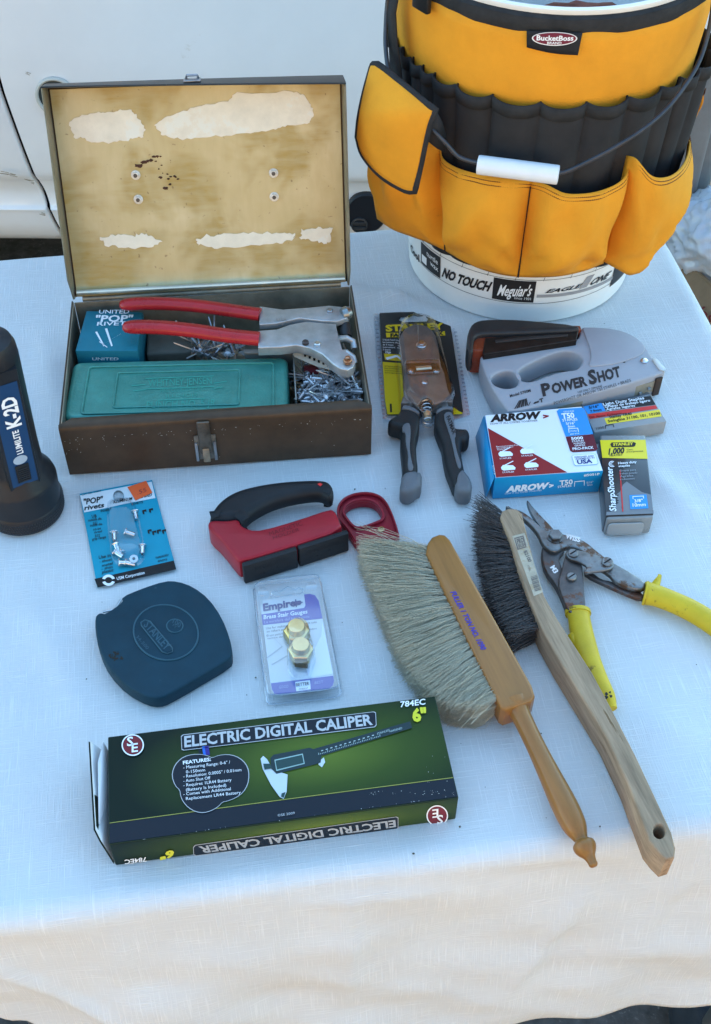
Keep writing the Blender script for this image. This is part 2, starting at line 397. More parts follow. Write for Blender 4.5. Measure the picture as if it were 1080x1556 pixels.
def _cloth():
    t = cm.node_tree; N = t.nodes; L = t.links; p = N['Principled BSDF']
    p.inputs['Roughness'].default_value = .85; p.inputs['Specular IOR Level'].default_value = .2
    uv = N.new('ShaderNodeUVMap'); uv.uv_map = 'flat'
    hs = []; cs = []
    for sx, sy, off in ((22, 1000, 0), (1000, 22, 7)):
        mp = N.new('ShaderNodeMapping'); mp.inputs['Scale'].default_value = (sx, sy, 1); mp.inputs['Location'].default_value = (off, off, 0)
        L.new(uv.outputs[0], mp.inputs[0])
        n = N.new('ShaderNodeTexNoise'); n.inputs['Scale'].default_value = 1; n.inputs['Detail'].default_value = 2
        L.new(mp.outputs[0], n.inputs['Vector'])
        r = N.new('ShaderNodeMapRange'); r.inputs[1].default_value = .54; r.inputs[2].default_value = .76; L.new(n.outputs[0], r.inputs[0]); cs.append(r.outputs[0])
        hs.append(n.outputs[0])
        mp2 = N.new('ShaderNodeMapping'); mp2.inputs['Scale'].default_value = (sx*4, sy*2, 1); L.new(uv.outputs[0], mp2.inputs[0])
        n2 = N.new('ShaderNodeTexNoise'); n2.inputs['Scale'].default_value = 1; L.new(mp2.outputs[0], n2.inputs['Vector']); hs.append(n2.outputs[0])
    a = N.new('ShaderNodeMath'); a.operation = 'MAXIMUM'; L.new(cs[0], a.inputs[0]); L.new(cs[1], a.inputs[1])
    x = N.new('ShaderNodeMix'); x.data_type = 'RGBA'; x.inputs[6].default_value = (.72, .72, .715, 1); x.inputs[7].default_value = (.86, .86, .855, 1)
    L.new(a.outputs[0], x.inputs[0])
    n3 = N.new('ShaderNodeTexNoise'); n3.inputs['Scale'].default_value = 9; n3.inputs['Detail'].default_value = 5; L.new(uv.outputs[0], n3.inputs['Vector'])
    r3 = N.new('ShaderNodeMapRange'); r3.inputs[1].default_value = .3; r3.inputs[2].default_value = .75; r3.inputs[3].default_value = .93; r3.inputs[4].default_value = 1.0; L.new(n3.outputs[0], r3.inputs[0])
    mm = N.new('ShaderNodeMix'); mm.data_type = 'RGBA'; mm.blend_type = 'MULTIPLY'; mm.inputs[0].default_value = 1
    L.new(x.outputs[2], mm.inputs[6]); L.new(r3.outputs[0], mm.inputs[7]); L.new(mm.outputs[2], p.inputs['Base Color'])
    s1 = N.new('ShaderNodeMath'); s1.inputs[1].default_value = 0; L.new(hs[0], s1.inputs[0])
    prev = hs[0]
    for h in hs[1:]:
        q = N.new('ShaderNodeMath'); L.new(prev, q.inputs[0]); L.new(h, q.inputs[1]); prev = q.outputs[0]
    q = N.new('ShaderNodeMath'); q.operation = 'MULTIPLY_ADD'; L.new(a.outputs[0], q.inputs[0]); q.inputs[1].default_value = 1.2; L.new(prev, q.inputs[2])
    b = N.new('ShaderNodeBump'); b.inputs['Strength'].default_value = .55; b.inputs['Distance'].default_value = .0006
    L.new(q.outputs[0], b.inputs['Height']); L.new(b.outputs[0], p.inputs['Normal'])
    # thin weave lets a little light through
    tl = N.new('ShaderNodeBsdfTranslucent'); L.new(mm.outputs[2], tl.inputs[0])
    mx = N.new('ShaderNodeMixShader'); mx.inputs[0].default_value = .12; L.new(p.outputs[0], mx.inputs[1]); L.new(tl.outputs[0], mx.inputs[2]); L.new(mx.outputs[0], N['Material Output'].inputs[0])
_cloth()
def cloth():
    rr = .014; step = .0055
    a0, a1, b0, b1 = U0+rr, U1-rr, V0+rr, V1-rr
    us = [U0-.22+step*i for i in range(int((U1-U0+.44)/step)+1)]
    nf = 62
    vs_ = [-(nf-j)/nf for j in range(nf)]+[b0+step*i for i in range(int((b1-b0+.19)/step)+1)]
    idx = {}; verts = []; uvs = []
    for i, u in enumerate(us):
        for j, v in enumerate(vs_):
            if j < nf: v = b0+v*(overhang('f', u)+.02+.003*noise.noise(V((u*30, 1, 1))))
            qu = min(max(u, a0), a1); qv = min(max(v, b0), b1)
            du, dv = u-qu, v-qv
            # trim to the hem
            if v > b1 and dv > .19: continue
            if u < a0 and -du > .2: continue
            if u > a1 and du > .19: continue
            d = sqrt(du*du+dv*dv)
            x = T(u, v)
            if d < 1e-9:
                base = T(u, v)
                z = .0016*noise.noise(base*7)+.0008*noise.noise(base*19+V((3, 1, 0)))-.0014
                for A, B, hgt in bucket_ridge:
                    dd, t = segd(base, A, B)
                    z += hgt*math.exp(-(dd/.014)**2)*(1 if hgt > .004 else sin(pi*min(max(t, .02), .98)))
                edge = min(u-a0, a1-u, v-b0, b1-v)
                z *= min(1, .25+max(0, edge)/.03)
                p = base+Z*z
            else:
                n = V((du/d, dv/d)); L = rr*pi/2
                if d < L: o, dn = rr*sin(d/rr), rr*(1-cos(d/rr))
                else:
                    e = d-L; o, dn = rr+e*.1, rr+e*.985
                s = u*abs(n.y)+v*abs(n.x)+atan2(n.y, n.x)*.1
                g = min(1, max(0, d-.02)/.16)
                wv = .026*g*noise.noise(V((s*6.5, 2.1, d*.8)))+.006*g*noise.noise(V((s*15, 5, d*1.5)))+.0035*min(1, d/.03)*noise.noise(V((s*9, d*26, 9)))
                wv += 1.0*.011*g*noise.noise(V((s*5+d*7, 8.3, 1)))+.006*g*(1-abs(noise.noise(V((s*7-d*11, 3.3, 6))))*2.2)
                if v < b0:
                    for A, B, hgt in drape_crease:
                        dd, t = segd(V((u, d, 0)), A, B); wv += hgt*math.exp(-(dd/.009)**2)*sin(pi*min(max(t, .04), .96))**.5
                o += max(wv, -.01)+.004*g
                p = T(qu+n.x*o, qv+n.y*o, -dn-.001)
            idx[i, j] = len(verts); verts.append(p); uvs.append((u, v))
    faces = []
    for i in range(len(us)-1):
        for j in range(len(vs_)-1):
            q = [idx.get(k) for k in ((i, j), (i+1, j), (i+1, j+1), (i, j+1))]
            if None not in q: faces.append(tuple(q))
    me = bpy.data.meshes.new('tablecloth'); me.from_pydata([tuple(p) for p in verts], [], faces); me.update()
    uvl = me.uv_layers.new(name='flat')
    for l in me.loops: uvl.data[l.index].uv = uvs[l.vertex_index]
    o = link('tablecloth', me, cm, None, 180)
    sd = o.modifiers.new('thick', 'SOLIDIFY'); sd.thickness = .0012; sd.offset = -1
    return tag(o, 'white slub weave tablecloth spread over the folding table, creased front overhang', 'tablecloth')
cloth()

# ---------------- unseen building added behind the camera to bounce warm light
stucco = mat('tan_stucco', (.49, .325, .185), .9, 0, .08, 2, .3, 40)
hs = thing('added_house', (0, -6.5, GZ), 'unseen tan stucco building added to bounce warm light onto the cloth front', 'added_house')
hb0 = V((-8, -6.5, GZ)); hx = V((1, 0, 0)); hy = V((0, -1, 0))
MB().box(hb0, hx*16, hy*6, Z*4.6).build('wall', stucco, hs)
k = MB(); k.add([hb0+V(p) for p in ((-.4, .5, 4.5), (16.4, .5, 4.5), (16.4, -6.5, 4.5), (-.4, -6.5, 4.5), (-.4, -3, 6.6), (16.4, -3, 6.6))], [(0, 1, 5, 4), (2, 3, 4, 5), (0, 4, 3), (1, 2, 5), (0, 3, 2, 1)]); k.build('roof', mat('brown_shingle', (.12, .085, .065), .9, 0, .3, 8), hs)
hwf = mat('house_trim_white', (.7, .68, .62), .6)
for x in (1.5, 5.2, 11.6):
    f = MB().box(hb0+V((x, .05, 1.0)), hx*1.5, hy*.06, Z*1.3).build('window', hwf, hs); MB().box(hb0+V((x+.08, .06, 1.08)), hx*1.34, hy*.02, Z*1.14).build('pane', vglass, f)
f = MB().box(hb0+V((8.6, .05, .05)), hx*.95, hy*.06, Z*2.05).build('door', mat('door_brown', (.2, .1, .05), .5), hs); MB().lathe([(.012, 0), (.028, .04), (.0, .06)], hb0+V((9.45, .05, 1.05)), V((0, 1, 0)), 12, False).build('handle', brassy if False else DULL, f)
# ---------------- carton and plastic bag on the ground beside the table
card_in = mat('brown_corrugated_card', (.2, .13, .075), .8, 0, .15, 25, .2, 200)
kz = -.43
A = on(1013, 371, kz); Bp = on(1080, 432, kz); ux = (Bp-A); ux.z = 0; ux.normalize(); uy = rz(ux, pi/2); uy = V((uy.x, uy.y, 0))
cb = thing('cardboard_box', tuple(A+ux*.2+uy*.15+Z*(GZ-kz)), 'brown cardboard carton with red marker writing on the ground beside the table', 'box')
hgt = kz-GZ
def wall(o, a, b, name, hh=hgt): MB().box(o, a, b, Z*hh).build(name, card_in, cb, .001)
o0 = A-Z*hgt
wall(o0, ux*.42, uy*.005, 'side_wall'); wall(o0+uy*.295, ux*.42, uy*.005, 'side_wall')
wall(o0+uy*.006, uy*.288, ux*.005, 'end_wall'); wall(o0+ux*.415+uy*.006, uy*.288, ux*.005, 'end_wall')
MB().box(o0+ux*.006+uy*.006, ux*.408, uy*.288, Z*.004).build('bottom', card_in, cb)
MB().box(A+uy*.003, ux*.41, uy*-.06-Z*.075, uy*.003).build('flap', card_in, cb, .001)
PW = (A-uy*.0006, -uy); nf = (uy*-.06-Z*.075).cross(ux).normalized()
nf = nf if nf.dot(eye-A) > 0 else -nf
k = MB(); k.text('scys', (1085, 482), (1052, 462), (1080, 500), (A+nf*.003, nf), .0015, .015, .3); k.build('lettering', mat('red_marker', (.12, .012, .012), .7), cb)
bagm = clear('white_film', (.9, .92, .94), 1.0, .25)
bm_ = bpy.data.materials.new('milky_plastic'); bm_.use_nodes = True
pb = bm_.node_tree.nodes['Principled BSDF']; pb.inputs['Base Color'].default_value = (.44, .46, .5, 1); pb.inputs['Roughness'].default_value = .2; pb.inputs['Subsurface Weight'].default_value = .2; pb.inputs['Subsurface Radius'].default_value = (.02, .02, .02)
cbag = on(1092, 366, kz+.03)+V((.02, .02, -.01))
rows = []
for i in range(61):
    ph = pi*i/60; row = []
    for j in range(90):
        th = 2*pi*j/90; d = V((cos(th)*sin(ph), sin(th)*sin(ph), cos(ph)))
        f = 1+.16*noise.noise(d*2.2)+.09*(1-abs(noise.noise(d*5+V((4, 0, 0)))*2))+.045*(1-abs(noise.noise(d*11+V((1, 9, 0)))*2))
        row.append(cbag+V((d.x*.095*f, d.y*.09*f, d.z*.085*f)))
    rows.append(row)
tag(MB().grid(rows, True).build('plastic_bag', bm_, None, angle=180), 'crumpled white plastic bag stuffed in the open cardboard carton', 'bag')
# dark bag on the ground at the front
c0 = on(1082, 1552, GZ+.05); rows = []
for i in range(25):
    ph = pi*i/24; row = []
    for j in range(36):
        th = 2*pi*j/36; d = V((cos(th)*sin(ph), sin(th)*sin(ph), cos(ph))); f = 1+.12*noise.noise(d*3)
        row.append(c0+V((d.x*.05*f, d.y*.08*f, max(d.z*.06*f, -.049))))
    rows.append(row)
tag(MB().grid(rows, True).build('pouch', mat('navy_fabric', (.016, .022, .032), .7, 0, .2, 60, .2, 500), None, angle=180), 'dark navy pouch on the asphalt below the front hem of the tablecloth', 'pouch')
# ================================================================== TOOLBOX
tth = radians(6.0274); tux = V((cos(tth), sin(tth), 0)); tuy = V((-sin(tth), cos(tth), 0)); to = V((-.2818, .8048, 0)); tw, td, thh = .2987, .1982, .0641
def TB(a, b, c=0.0): return to+tux*a+tuy*b+Z*c
brown = mat('brown_enamel', (.068, .045, .029), .42, .35, .2, 40, .06, 300, wear=(.3, .27, .22), wscale=75, wth=.7)
galv = mat('tarnished_tin', (.3, .27, .21), .45, .7, .35, 22, .08, 200, wear=(.14, .1, .06), wscale=40, wth=.63)
tbx = thing('toolbox', tuple(TB(tw/2, td/2)), 'open brown steel toolbox with worn tan lid, filled with rivets and a red handled riveter', 'toolbox')
def slab(a0, a1, b0, b1, c0, c1, name, m, bev=.0008): return MB().box(TB(a0, b0, c0), tux*(a1-a0), tuy*(b1-b0), Z*(c1-c0)).build(name, m, tbx, bev)
wt = .0016
k = MB()
# front wall with rounded bottom and the rolled ledge on its top
pf = [(0, .0015), (-.0, .006), (0, .058), (.0004, .0615), (.0015, .0635), (.004, .0648), (.0105, .0662), (.0118, .0655), (.0112, .064), (.005, .0625), (.0017, .06), (.0017, .002)]
rows = []
for a in (0, .012, .0125, .1, .2, tw-.012, tw):
    rows.append([TB(a if not (b > .006 and a in (0, tw)) else (a+.012 if a == 0 else a-.012), b, c) for b, c in pf])
k.grid(rows, True); k.poly(rows[0][::-1]); k.poly(rows[-1])
k.build('front_wall', brown, tbx, 0, angle=50)
slab(0, wt, .0018, td, .001, thh-.001, 'end_wall', brown); slab(tw-wt, tw, .0018, td, .001, thh-.001, 'end_wall', brown)
slab(wt, wt*1.6, .003, td-wt, .002, thh-.002, 'end_lining', galv, 0); slab(tw-wt*1.6, tw-wt, .003, td-wt, .002, thh-.002, 'end_lining', galv, 0)
slab(wt*1.7, tw-wt*1.7, td-wt, td, .001, thh-.003, 'back_wall', galv); slab(wt*1.7, tw-wt*1.7, .0018, td-wt, .0005, .002, 'bottom', galv)
MB().tube([TB(.012, td+.001, thh), TB(tw-.012, td+.001, thh)], .0032, 12).build('hinge', galv, tbx)
k = MB(); FW = (TB(0, 0), -tuy); chipm = mat('bare_metal_chip', (.42, .4, .36), .5, .5)
for i in range(75):
    s_ = random.random()
    if s_ < .55: x = random.uniform(96, 562); y = 667-(x-96)*.072+random.uniform(-1, 5)
    elif s_ < .75: x = random.uniform(95, 128); y = random.uniform(668, 690)
    else: x = random.uniform(110, 560); y = random.uniform(668, 712)-(x-110)*.06
    w = random.uniform(.4, 1.5)*(2.2 if s_ < .2 else 1); hh_ = random.uniform(.4, 1.3)
    k.px([(x, y), (x+w, y-.2), (x+w*.8, y+hh_), (x+.1, y+hh_*.8)], FW, .0003)
tag(k.build('paint_chips', chipm, tbx), kind='stuff')
# latch on the front
lk = MB(); fx = .136
def FR(a, c, lift=0.0): return TB(fx+a, -.0002-lift, c)
def fbox(a0, a1, c0, c1, l0, l1): return MB().box(FR(a0, c0, l0), tux*(a1-a0), Z*(c1-c0), tuy*-(l1-l0))
la = fbox(-.0105, .0105, .012, .044, 0, .0016).build('latch_plate', mat('worn_latch_steel', (.2, .18, .15), .4, .8, .3, 150, .1, 500), tbx, .0006)
for s in (-1, 1): fbox(.009*s-.0014, .009*s+.0014, .012, .036, .0015, .0042).build('latch_guide', DULL, la, .0005)
fbox(-.0062, .0062, .022, .0635, .0016, .0046).build('latch_hasp', mat('dark_hasp', (.12, .1, .08), .35, .7, .3, 150), la, .0012)
fbox(-.0034, .0034, .012, .03, .0045, .0062).build('latch_tongue', mat('copper_hasp', (.42, .3, .2), .35, .9, .3, 150), la, .0015)
# lid, leaning back and slightly twisted
LL, LD = .2105, .034
tan = bpy.data.materials.new('stained_lid_lining'); tan.use_nodes = True
def _tan():
    t = tan.node_tree; N = t.nodes; L = t.links; p = N['Principled BSDF']
    p.inputs['Metallic'].default_value = .3; p.inputs['Roughness'].default_value = .5
    tc = N.new('ShaderNodeUVMap'); tc.uv_map = 'flat'
    def noi(sc_, det, st=(1, 1, 1), rot=0.0, off=0.0):
        mp = N.new('ShaderNodeMapping'); mp.inputs['Scale'].default_value = st; mp.inputs['Rotation'].default_value = (0, 0, rot); mp.inputs['Location'].default_value = (off, off, 0)
        L.new(tc.outputs[0], mp.inputs[0]); n = N.new('ShaderNodeTexNoise'); n.inputs['Scale'].default_value = sc_; n.inputs['Detail'].default_value = det; n.inputs['Roughness'].default_value = .6; n.inputs['Distortion'].default_value = .4
        L.new(mp.outputs[0], n.inputs[0]); return n.outputs[0]
    def rng(o, a, b, c=0.0, d=1.0):
        r = N.new('ShaderNodeMapRange'); r.inputs[1].default_value = a; r.inputs[2].default_value = b; r.inputs[3].default_value = c; r.inputs[4].default_value = d; L.new(o, r.inputs[0]); return r.outputs[0]
    def mix(f, a, b):
        x = N.new('ShaderNodeMix'); x.data_type = 'RGBA'; L.new(f, x.inputs[0])
        for s, i in ((a, 6), (b, 7)):
            if isinstance(s, tuple): x.inputs[i].default_value = (*s, 1)
            else: L.new(s, x.inputs[i])
        return x.outputs[2]
    def mul(a, b):
        q = N.new('ShaderNodeMath'); q.operation = 'MULTIPLY'; L.new(a, q.inputs[0]); L.new(b, q.inputs[1]); return q.outputs[0]
    blot = rng(noi(14, 3, off=2.3), .44, .6)
    brush = rng(noi(30, 4, (1, 6, 1), .6, 1.0), .35, .7)
    brush2 = rng(noi(30, 4, (5, 1, 1), -.2, 5.0), .4, .75)
    c = mix(rng(noi(9, 4), .3, .7), (.43, .355, .18), (.53, .465, .29))
    c = mix(mul(blot, rng(brush, 0, 1, .45, .95)), c, (.38, .245, .055))
    c = mix(rng(brush2, 0, 1, 0, .3), c, (.37, .29, .15))
    c = mix(rng(noi(160, 2), .68, .74, 0, .6), c, (.16, .1, .05))
    L.new(c, p.inputs['Base Color'])
    L.new(rng(blot, 0, 1, .42, .6), p.inputs['Roughness'])
_tan()
phl, phr = radians(24.0), radians(15.5)
def LID(a, l, dep=0.0):
    """a across 0..1, l up the lid 0..1, dep towards the opening"""
    ph = phl+(phr-phl)*a
    h = TB(.0035+a*(tw-.007), td+.002, thh+.002)
    u_ = tuy*sin(ph)+Z*cos(ph); n_ = -tuy*cos(ph)+Z*sin(ph)
    return h+u_*(LL*l)+n_*dep
lid = thing('lid', tuple(LID(.5, 0)), None, None); lid.parent = tbx; lid.location = V(LID(.5, 0))-wpos(tbx); WP[lid] = V(LID(.5, 0))
for q in ('label', 'category'):
    if q in lid: del lid[q]
na, nl = 24, 24
rows = []
# inner pan: plate with a rolled step at the bottom
for j in range(nl+1):
    l = .075+(.985-.075)*j/nl
    rows.append([LID(.012+.976*i/na, l, .002) for i in range(na+1)])
bot = [[LID(.012+.976*i/na, l, d) for i in range(na+1)] for l, d in ((.004, .003), (.012, .007), (.022, .0085), (.032, .0075), (.042, .0045), (.05, .003), (.06, .0027))]
k = MB(); k.grid(bot+rows)
o = k.build('lining', tan, lid, angle=60)
uvl = o.data.uv_layers.new(name='flat'); nr = len(bot)+len(rows)
ls = [.004, .012, .022, .032, .042, .05, .06]+[.075+.91*j/nl for j in range(nl+1)]
for l in o.data.loops:
    i = l.vertex_index; uvl.data[l.index].uv = ((.012+.976*(i % (na+1))/na)*.297, ls[i//(na+1)]*LL)
k = MB()
for i in range(6): pass
k.grid([[LID(i/12, l, d) for i in range(13)] for l, d in ((.0, -.0005), (.3, -.0005), (.7, -.0005), (1.0, -.0005))]); k.build('shell', brown, lid)
# bright roll along the lower edge
MB().tube([LID(.015, .03, .0075), LID(.985, .03, .0075)], .0028, 10).build('lower_roll', mat('bright_tin', (.66, .62, .5), .3, .85, .15, 30), lid)
# rims
def rim(a, name):
    s = 1 if a < .5 else -1
    k = MB()
    e = .0055*s
    sec = [(0, 0), (0, 1), (e*.35, 1.02), (e, .97), (e*1.15, .8), (e*1.1, .0)]
    rows = [[LID(a+q[0], l, q[1]*LD*(.35+.65*min(1, l/.12) if l < .12 else 1)-.0004) for q in sec] for l in [0, .03, .06, .12, .3, .5, .7, .9, 1.0]]
    k.grid(rows, True); k.poly(rows[0]); k.poly(rows[-1]); return k.build(name, galv, lid, 0, angle=40)
rim(0, 'side_rim'); rim(1, 'side_rim')
k = MB()
rows = [[LID(i/12, q[0], q[1]*LD) for q in ((.998, 0), (1.0, .9), (1.004, 1.0), (1.009, .97), (1.011, .85), (1.011, 0))] for i in range(13)]
k.grid(rows, True); k.poly(rows[0]); k.poly(rows[-1]); k.build('top_rim', mat('dark_enamel_edge', (.035, .03, .026), .4, .4, .3, 60, 0, wear=(.3, .25, .2), wscale=90, wth=.66), lid, 0, angle=40)
k = MB(); c0 = LID(.497, 1.012, LD*.55)
u_ = (LID(.5, 1)-LID(.5, 0)).normalized(); n_ = (LID(.5, .5, 1)-LID(.5, .5)).normalized()
k.box(c0-tux*.0085-n_*.008, tux*.017, n_*.016, u_*.0022); k.build('latch_keeper', DULL, lid, .0008)
MB().tube([c0-tux*.006+u_*.002-n_*.004, c0-tux*.005+u_*.0055, c0+tux*.005+u_*.0055, c0+tux*.006+u_*.002-n_*.004], .0013, 8).build('keeper_hook', DULL, lid)
# nuts, paper residue
lp0 = LID(.5, .5, .002); ln = (LID(.2, .5)-LID(.8, .5)).cross(LID(.5, .2)-LID(.5, .8)); ln.normalize()
if ln.dot(eye-lp0) < 0: ln = -ln
LP = (lp0, ln)
def lidpx(px, py, lift=.0):
    """point of the (twisted) lining under a photo pixel: a few fixed-point steps"""
    a, l = .5, .5
    for _ in range(12):
        pl = (LID(a, l, .002), ln); q = onpl(px, py, pl)
        e1 = LID(a+.01, l)-LID(a, l); e2 = LID(a, l+.01)-LID(a, l); dq = q-LID(a, l, .002)
        a += .01*dq.dot(e1)/e1.dot(e1); l += .01*dq.dot(e2)/e2.dot(e2)
    return LID(a, l, .002+lift)
for x, y in ((206, 266), (210, 303), (415.5, 263), (416.5, 299)):
    c = lidpx(x, y)
    k = MB().lathe([(.0048, 0), (.0048, .0006), (.0044, .0009)], c, ln, 20); hexnut(c+ln*.0008, ln, .0037, .0028, mb=k); MB().lathe([(.0021, .0036), (.0019, .0044), (.0, .0044)], c, ln, 12, False).build('bolt_end', mat('bolt_end_dark', (.09, .08, .07), .5, .5), lid)
    k.build('nut', mat('zinc_nut', (.62, .6, .55), .4, .4, .3, 300), lid, angle=30)
paper = mat('torn_paper_residue', (.74, .65, .51), .9, 0, .08, 60, .3, 300, wear=(.74, .69, .58), wscale=30, wth=.56)
def ragged(pts, amp, n=7):
    out = []
    for i in range(len(pts)):
        a = V((*pts[i], 0)); b = V((*pts[(i+1) % len(pts)], 0)); d = b-a; nn = V((-d.y, d.x, 0)).normalized()
        for j in range(n):
            t = j/n; q = a+d*t; w = amp*(noise.noise(q*.11)+.7*noise.noise(q*.33)+.4*random.uniform(-1, 1)); q = q+nn*w; out.append((q.x, q.y))
    return out
for pts, amp in (([(104, 188), (120, 176), (150, 171), (172, 169), (196, 167), (210, 178), (221, 197), (218, 208), (195, 213), (165, 217), (135, 214), (112, 208)], 3),
                 ([(234, 190), (262, 173), (300, 162), (345, 152), (360, 141), (443, 139), (466, 147), (476, 168), (471, 188), (440, 190), (415, 197), (375, 203), (320, 208), (278, 212), (247, 206)], 3),
                 ([(152, 362), (175, 357), (205, 358), (222, 355), (247, 368), (230, 375), (195, 376), (160, 373)], 4),
                 ([(299, 362), (335, 356), (370, 353), (420, 355), (448, 354), (450, 362), (425, 369), (390, 373), (330, 376), (300, 373)], 4),
                 ([(458, 350), (480, 346), (504, 346), (503, 367), (490, 371), (470, 364), (456, 361)], 4)):
    q = ragged(pts, amp)
    rimv = [lidpx(x, y, .0007) for x, y in q]; base = [lidpx(x, y, .0001) for x, y in q]
    k = MB(); k.poly(rimv); k.grid([base, rimv], True); k.build('paper_residue', paper, lid, angle=30)
stain = mat('rust_stain', (.07, .03, .018), .8, 0, .4, 100)
k = MB()
for (x, y, r) in ([(208+i*5.2, 252-i*2.6+random.uniform(-2, 2), random.uniform(1.5, 3.2)) for i in range(7)] + [(238+i*2.3+random.uniform(-7, 7), 240+i*5.5+random.uniform(-3, 3), random.uniform(.8, 2.2)) for i in range(10)]+[(262+random.uniform(-8, 12), 270+random.uniform(-6, 6), random.uniform(.6, 1.8)) for i in range(8)]):
    k.poly([lidpx(x+r*random.uniform(.6, 1.5)*cos(t*pi/4)*1.5, y+r*random.uniform(.6, 1.4)*sin(t*pi/4), .0004+random.uniform(0, .0002)) for t in range(8)])
tag(k.build('rust_spots', stain, lid), kind='stuff')

# ---------------- contents
inz = .004
# teal carton of rivets
teal = mat('teal_card', obs(20, 98, 128), .5, 0, .08, 60)
tealsd = mat('teal_card_side', obs(12, 78, 105), .5)
z1 = .058
q = [on(131, 472, z1), on(217, 474, z1), on(209, 533, z1), on(114, 533, z1)]
rb = thing('rivet_box', tuple((q[0]+q[2])/2+Z*(inz-z1)), 'teal carton of rivets with white lettering standing in the toolbox corner', 'box')
k = MB(); k.add([p+Z*(inz-z1) for p in q]+q, [(0, 1, 5, 4), (1, 2, 6, 5), (2, 3, 7, 6), (3, 0, 4, 7), (3, 2, 1, 0), (4, 5, 6, 7)]); k.build('carton', teal, rb, .0012, 2)
P = (V((0, 0, z1)), Z); k = MB()
k.text('UNITED', (150, 477), (196, 477), (151, 471.5), P, .0006, .01); k.text('"POP"', (144, 489.5), (201, 489), (146, 480), P, .0006, .03); k.text('RIVETS', (147, 495.5), (199, 494.5), (148, 490), P, .0006, .015)
for a, b, w in (((146, 505), (158, 526), 3), ((161, 500), (170, 526), 3.5), ((155, 525), (184, 507), 1.6), ((151, 520), (163, 528), 1.2)):
    k.px([(a[0]-w/2, a[1]), (a[0]+w/2, a[1]-.8), (b[0]+w/3, b[1]), (b[0]-w/3, b[1]+.8)], P, .0005)
k.build('lettering', WHITE, rb)
PF = (q[3], (q[2]-q[3]).cross(Z).normalized()); k = MB(); k.text('UNITED', (140, 547), (180, 547), (140, 543), PF, .0004, .01); k.build('lettering', WHITE, rb)
# hammertone green punch case
green = mat('hammertone_green', (.05, .24, .195), .32, .25, .15, 50, .45, 420, spec=.5)
z1 = .053
pc = thing('punch_case', tuple(TB(.1, .05, inz)), 'hammertone green metal punch case with embossed lid lying in the toolbox', 'case')
cor = [on(111, 549, z1), on(437, 541, z1), on(446, 640, z1), on(103, 655, z1)]
bl, br, frr, fl = cor
cx_ = (br-bl).normalized(); cy_ = rz(cx_, -pi/2); Lc = (br-bl).length; Dc = .085
def CS(a, b, z): return V((*(bl+cx_*a+cy_*b).xy, z))
plate('case_body', rrect(lambda a, b: CS(a, b, 0), -.001, -.001, Lc+.001, Dc+.001, .008), inz, z1-.012, green, pc, .003)
plate('case_lid', rrect(lambda a, b: CS(a, b, 0), 0, 0, Lc, Dc, .009), z1-.011, z1, green, pc, .0045)
k = MB()
def framep(a0, b0, a1, b1, w, z, h, r):
    plate('x', rrect(lambda a, b: CS(a, b, 0), a0, b0, a1, b1, r), z, z+h, None, None, min(.0007, h*.45), [rrect(lambda a, b: CS(a, b, 0), a0+w, b0+w, a1-w, b1-w, max(.0008, r-w))], mb=k)
framep(.016, .009, Lc-.013, Dc-.004, .0026, z1-.0004, .002, .005)
framep(.046, .019, Lc-.047, Dc-.012, .0022, z1-.0004, .0018, .004)
k.build('embossed_border', green, pc, weld=True)
P = (V((0, 0, z1)), Z); k = MB()
k.text('WHITNEY-JENSEN', (225, 588), (322, 584), (225, 577.5), P, .0006, .012)
k.text('PUNCH NO. 5 JR.', (222, 621), (330, 617), (223, 611), P, .0006, .012); k.text('MFG. CO. ROCKFORD', (243, 597), (310, 594), (243, 592), P, .0005); k.text('ILLINOIS', (252, 605), (300, 603), (252, 600), P, .0005)
for a, b in (((221, 575), (325, 571)), ((221, 591), (325, 587)), ((239, 608), (312, 605)), ((200, 586), (221, 584)), ((325, 582), (345, 579)), ((202, 594), (221, 592)), ((325, 590), (338, 588))):
    k.px([a, b, (b[0], b[1]+1.5), (a[0], a[1]+1.5)], P, .0005)
n = len(k.v)
k.v += [v-Z*.0006 for v in k.v]; k.build('embossed_lettering', mat('green_relief', (.06, .34, .27), .3, .3), pc)

# grey tray between case and rivets
trm = mat('grey_tin_tray', (.24, .235, .22), .45, .5, .2, 40)
tr = thing('parts_tray', tuple(TB(.2, .1, inz)), 'grey folded sheet tray dividing the toolbox beside the green case', 'tray')
ta, tb_ = on(444, 531, .055), on(449, 612, .05)
MB().box(V((ta.x, ta.y, inz)), V((.0014, 0, 0)), V(((tb_-ta).x, (tb_-ta).y, 0)), Z*.05).build('side_wall', trm, tr, .0004)
tc_ = on(371, 531, .055)
MB().box(V((tc_.x, tc_.y, inz)), V((*(ta-tc_).xy, 0)), V((0, .0014, 0)), Z*.05).build('back_wall', trm, tr, .0004)
MB().box(V((tc_.x, tc_.y-.0005, .0535)), V((*(ta-tc_).xy, 0)), V((0, -.004, -.0006)), Z*.001).build('lip', trm, tr, .0003)
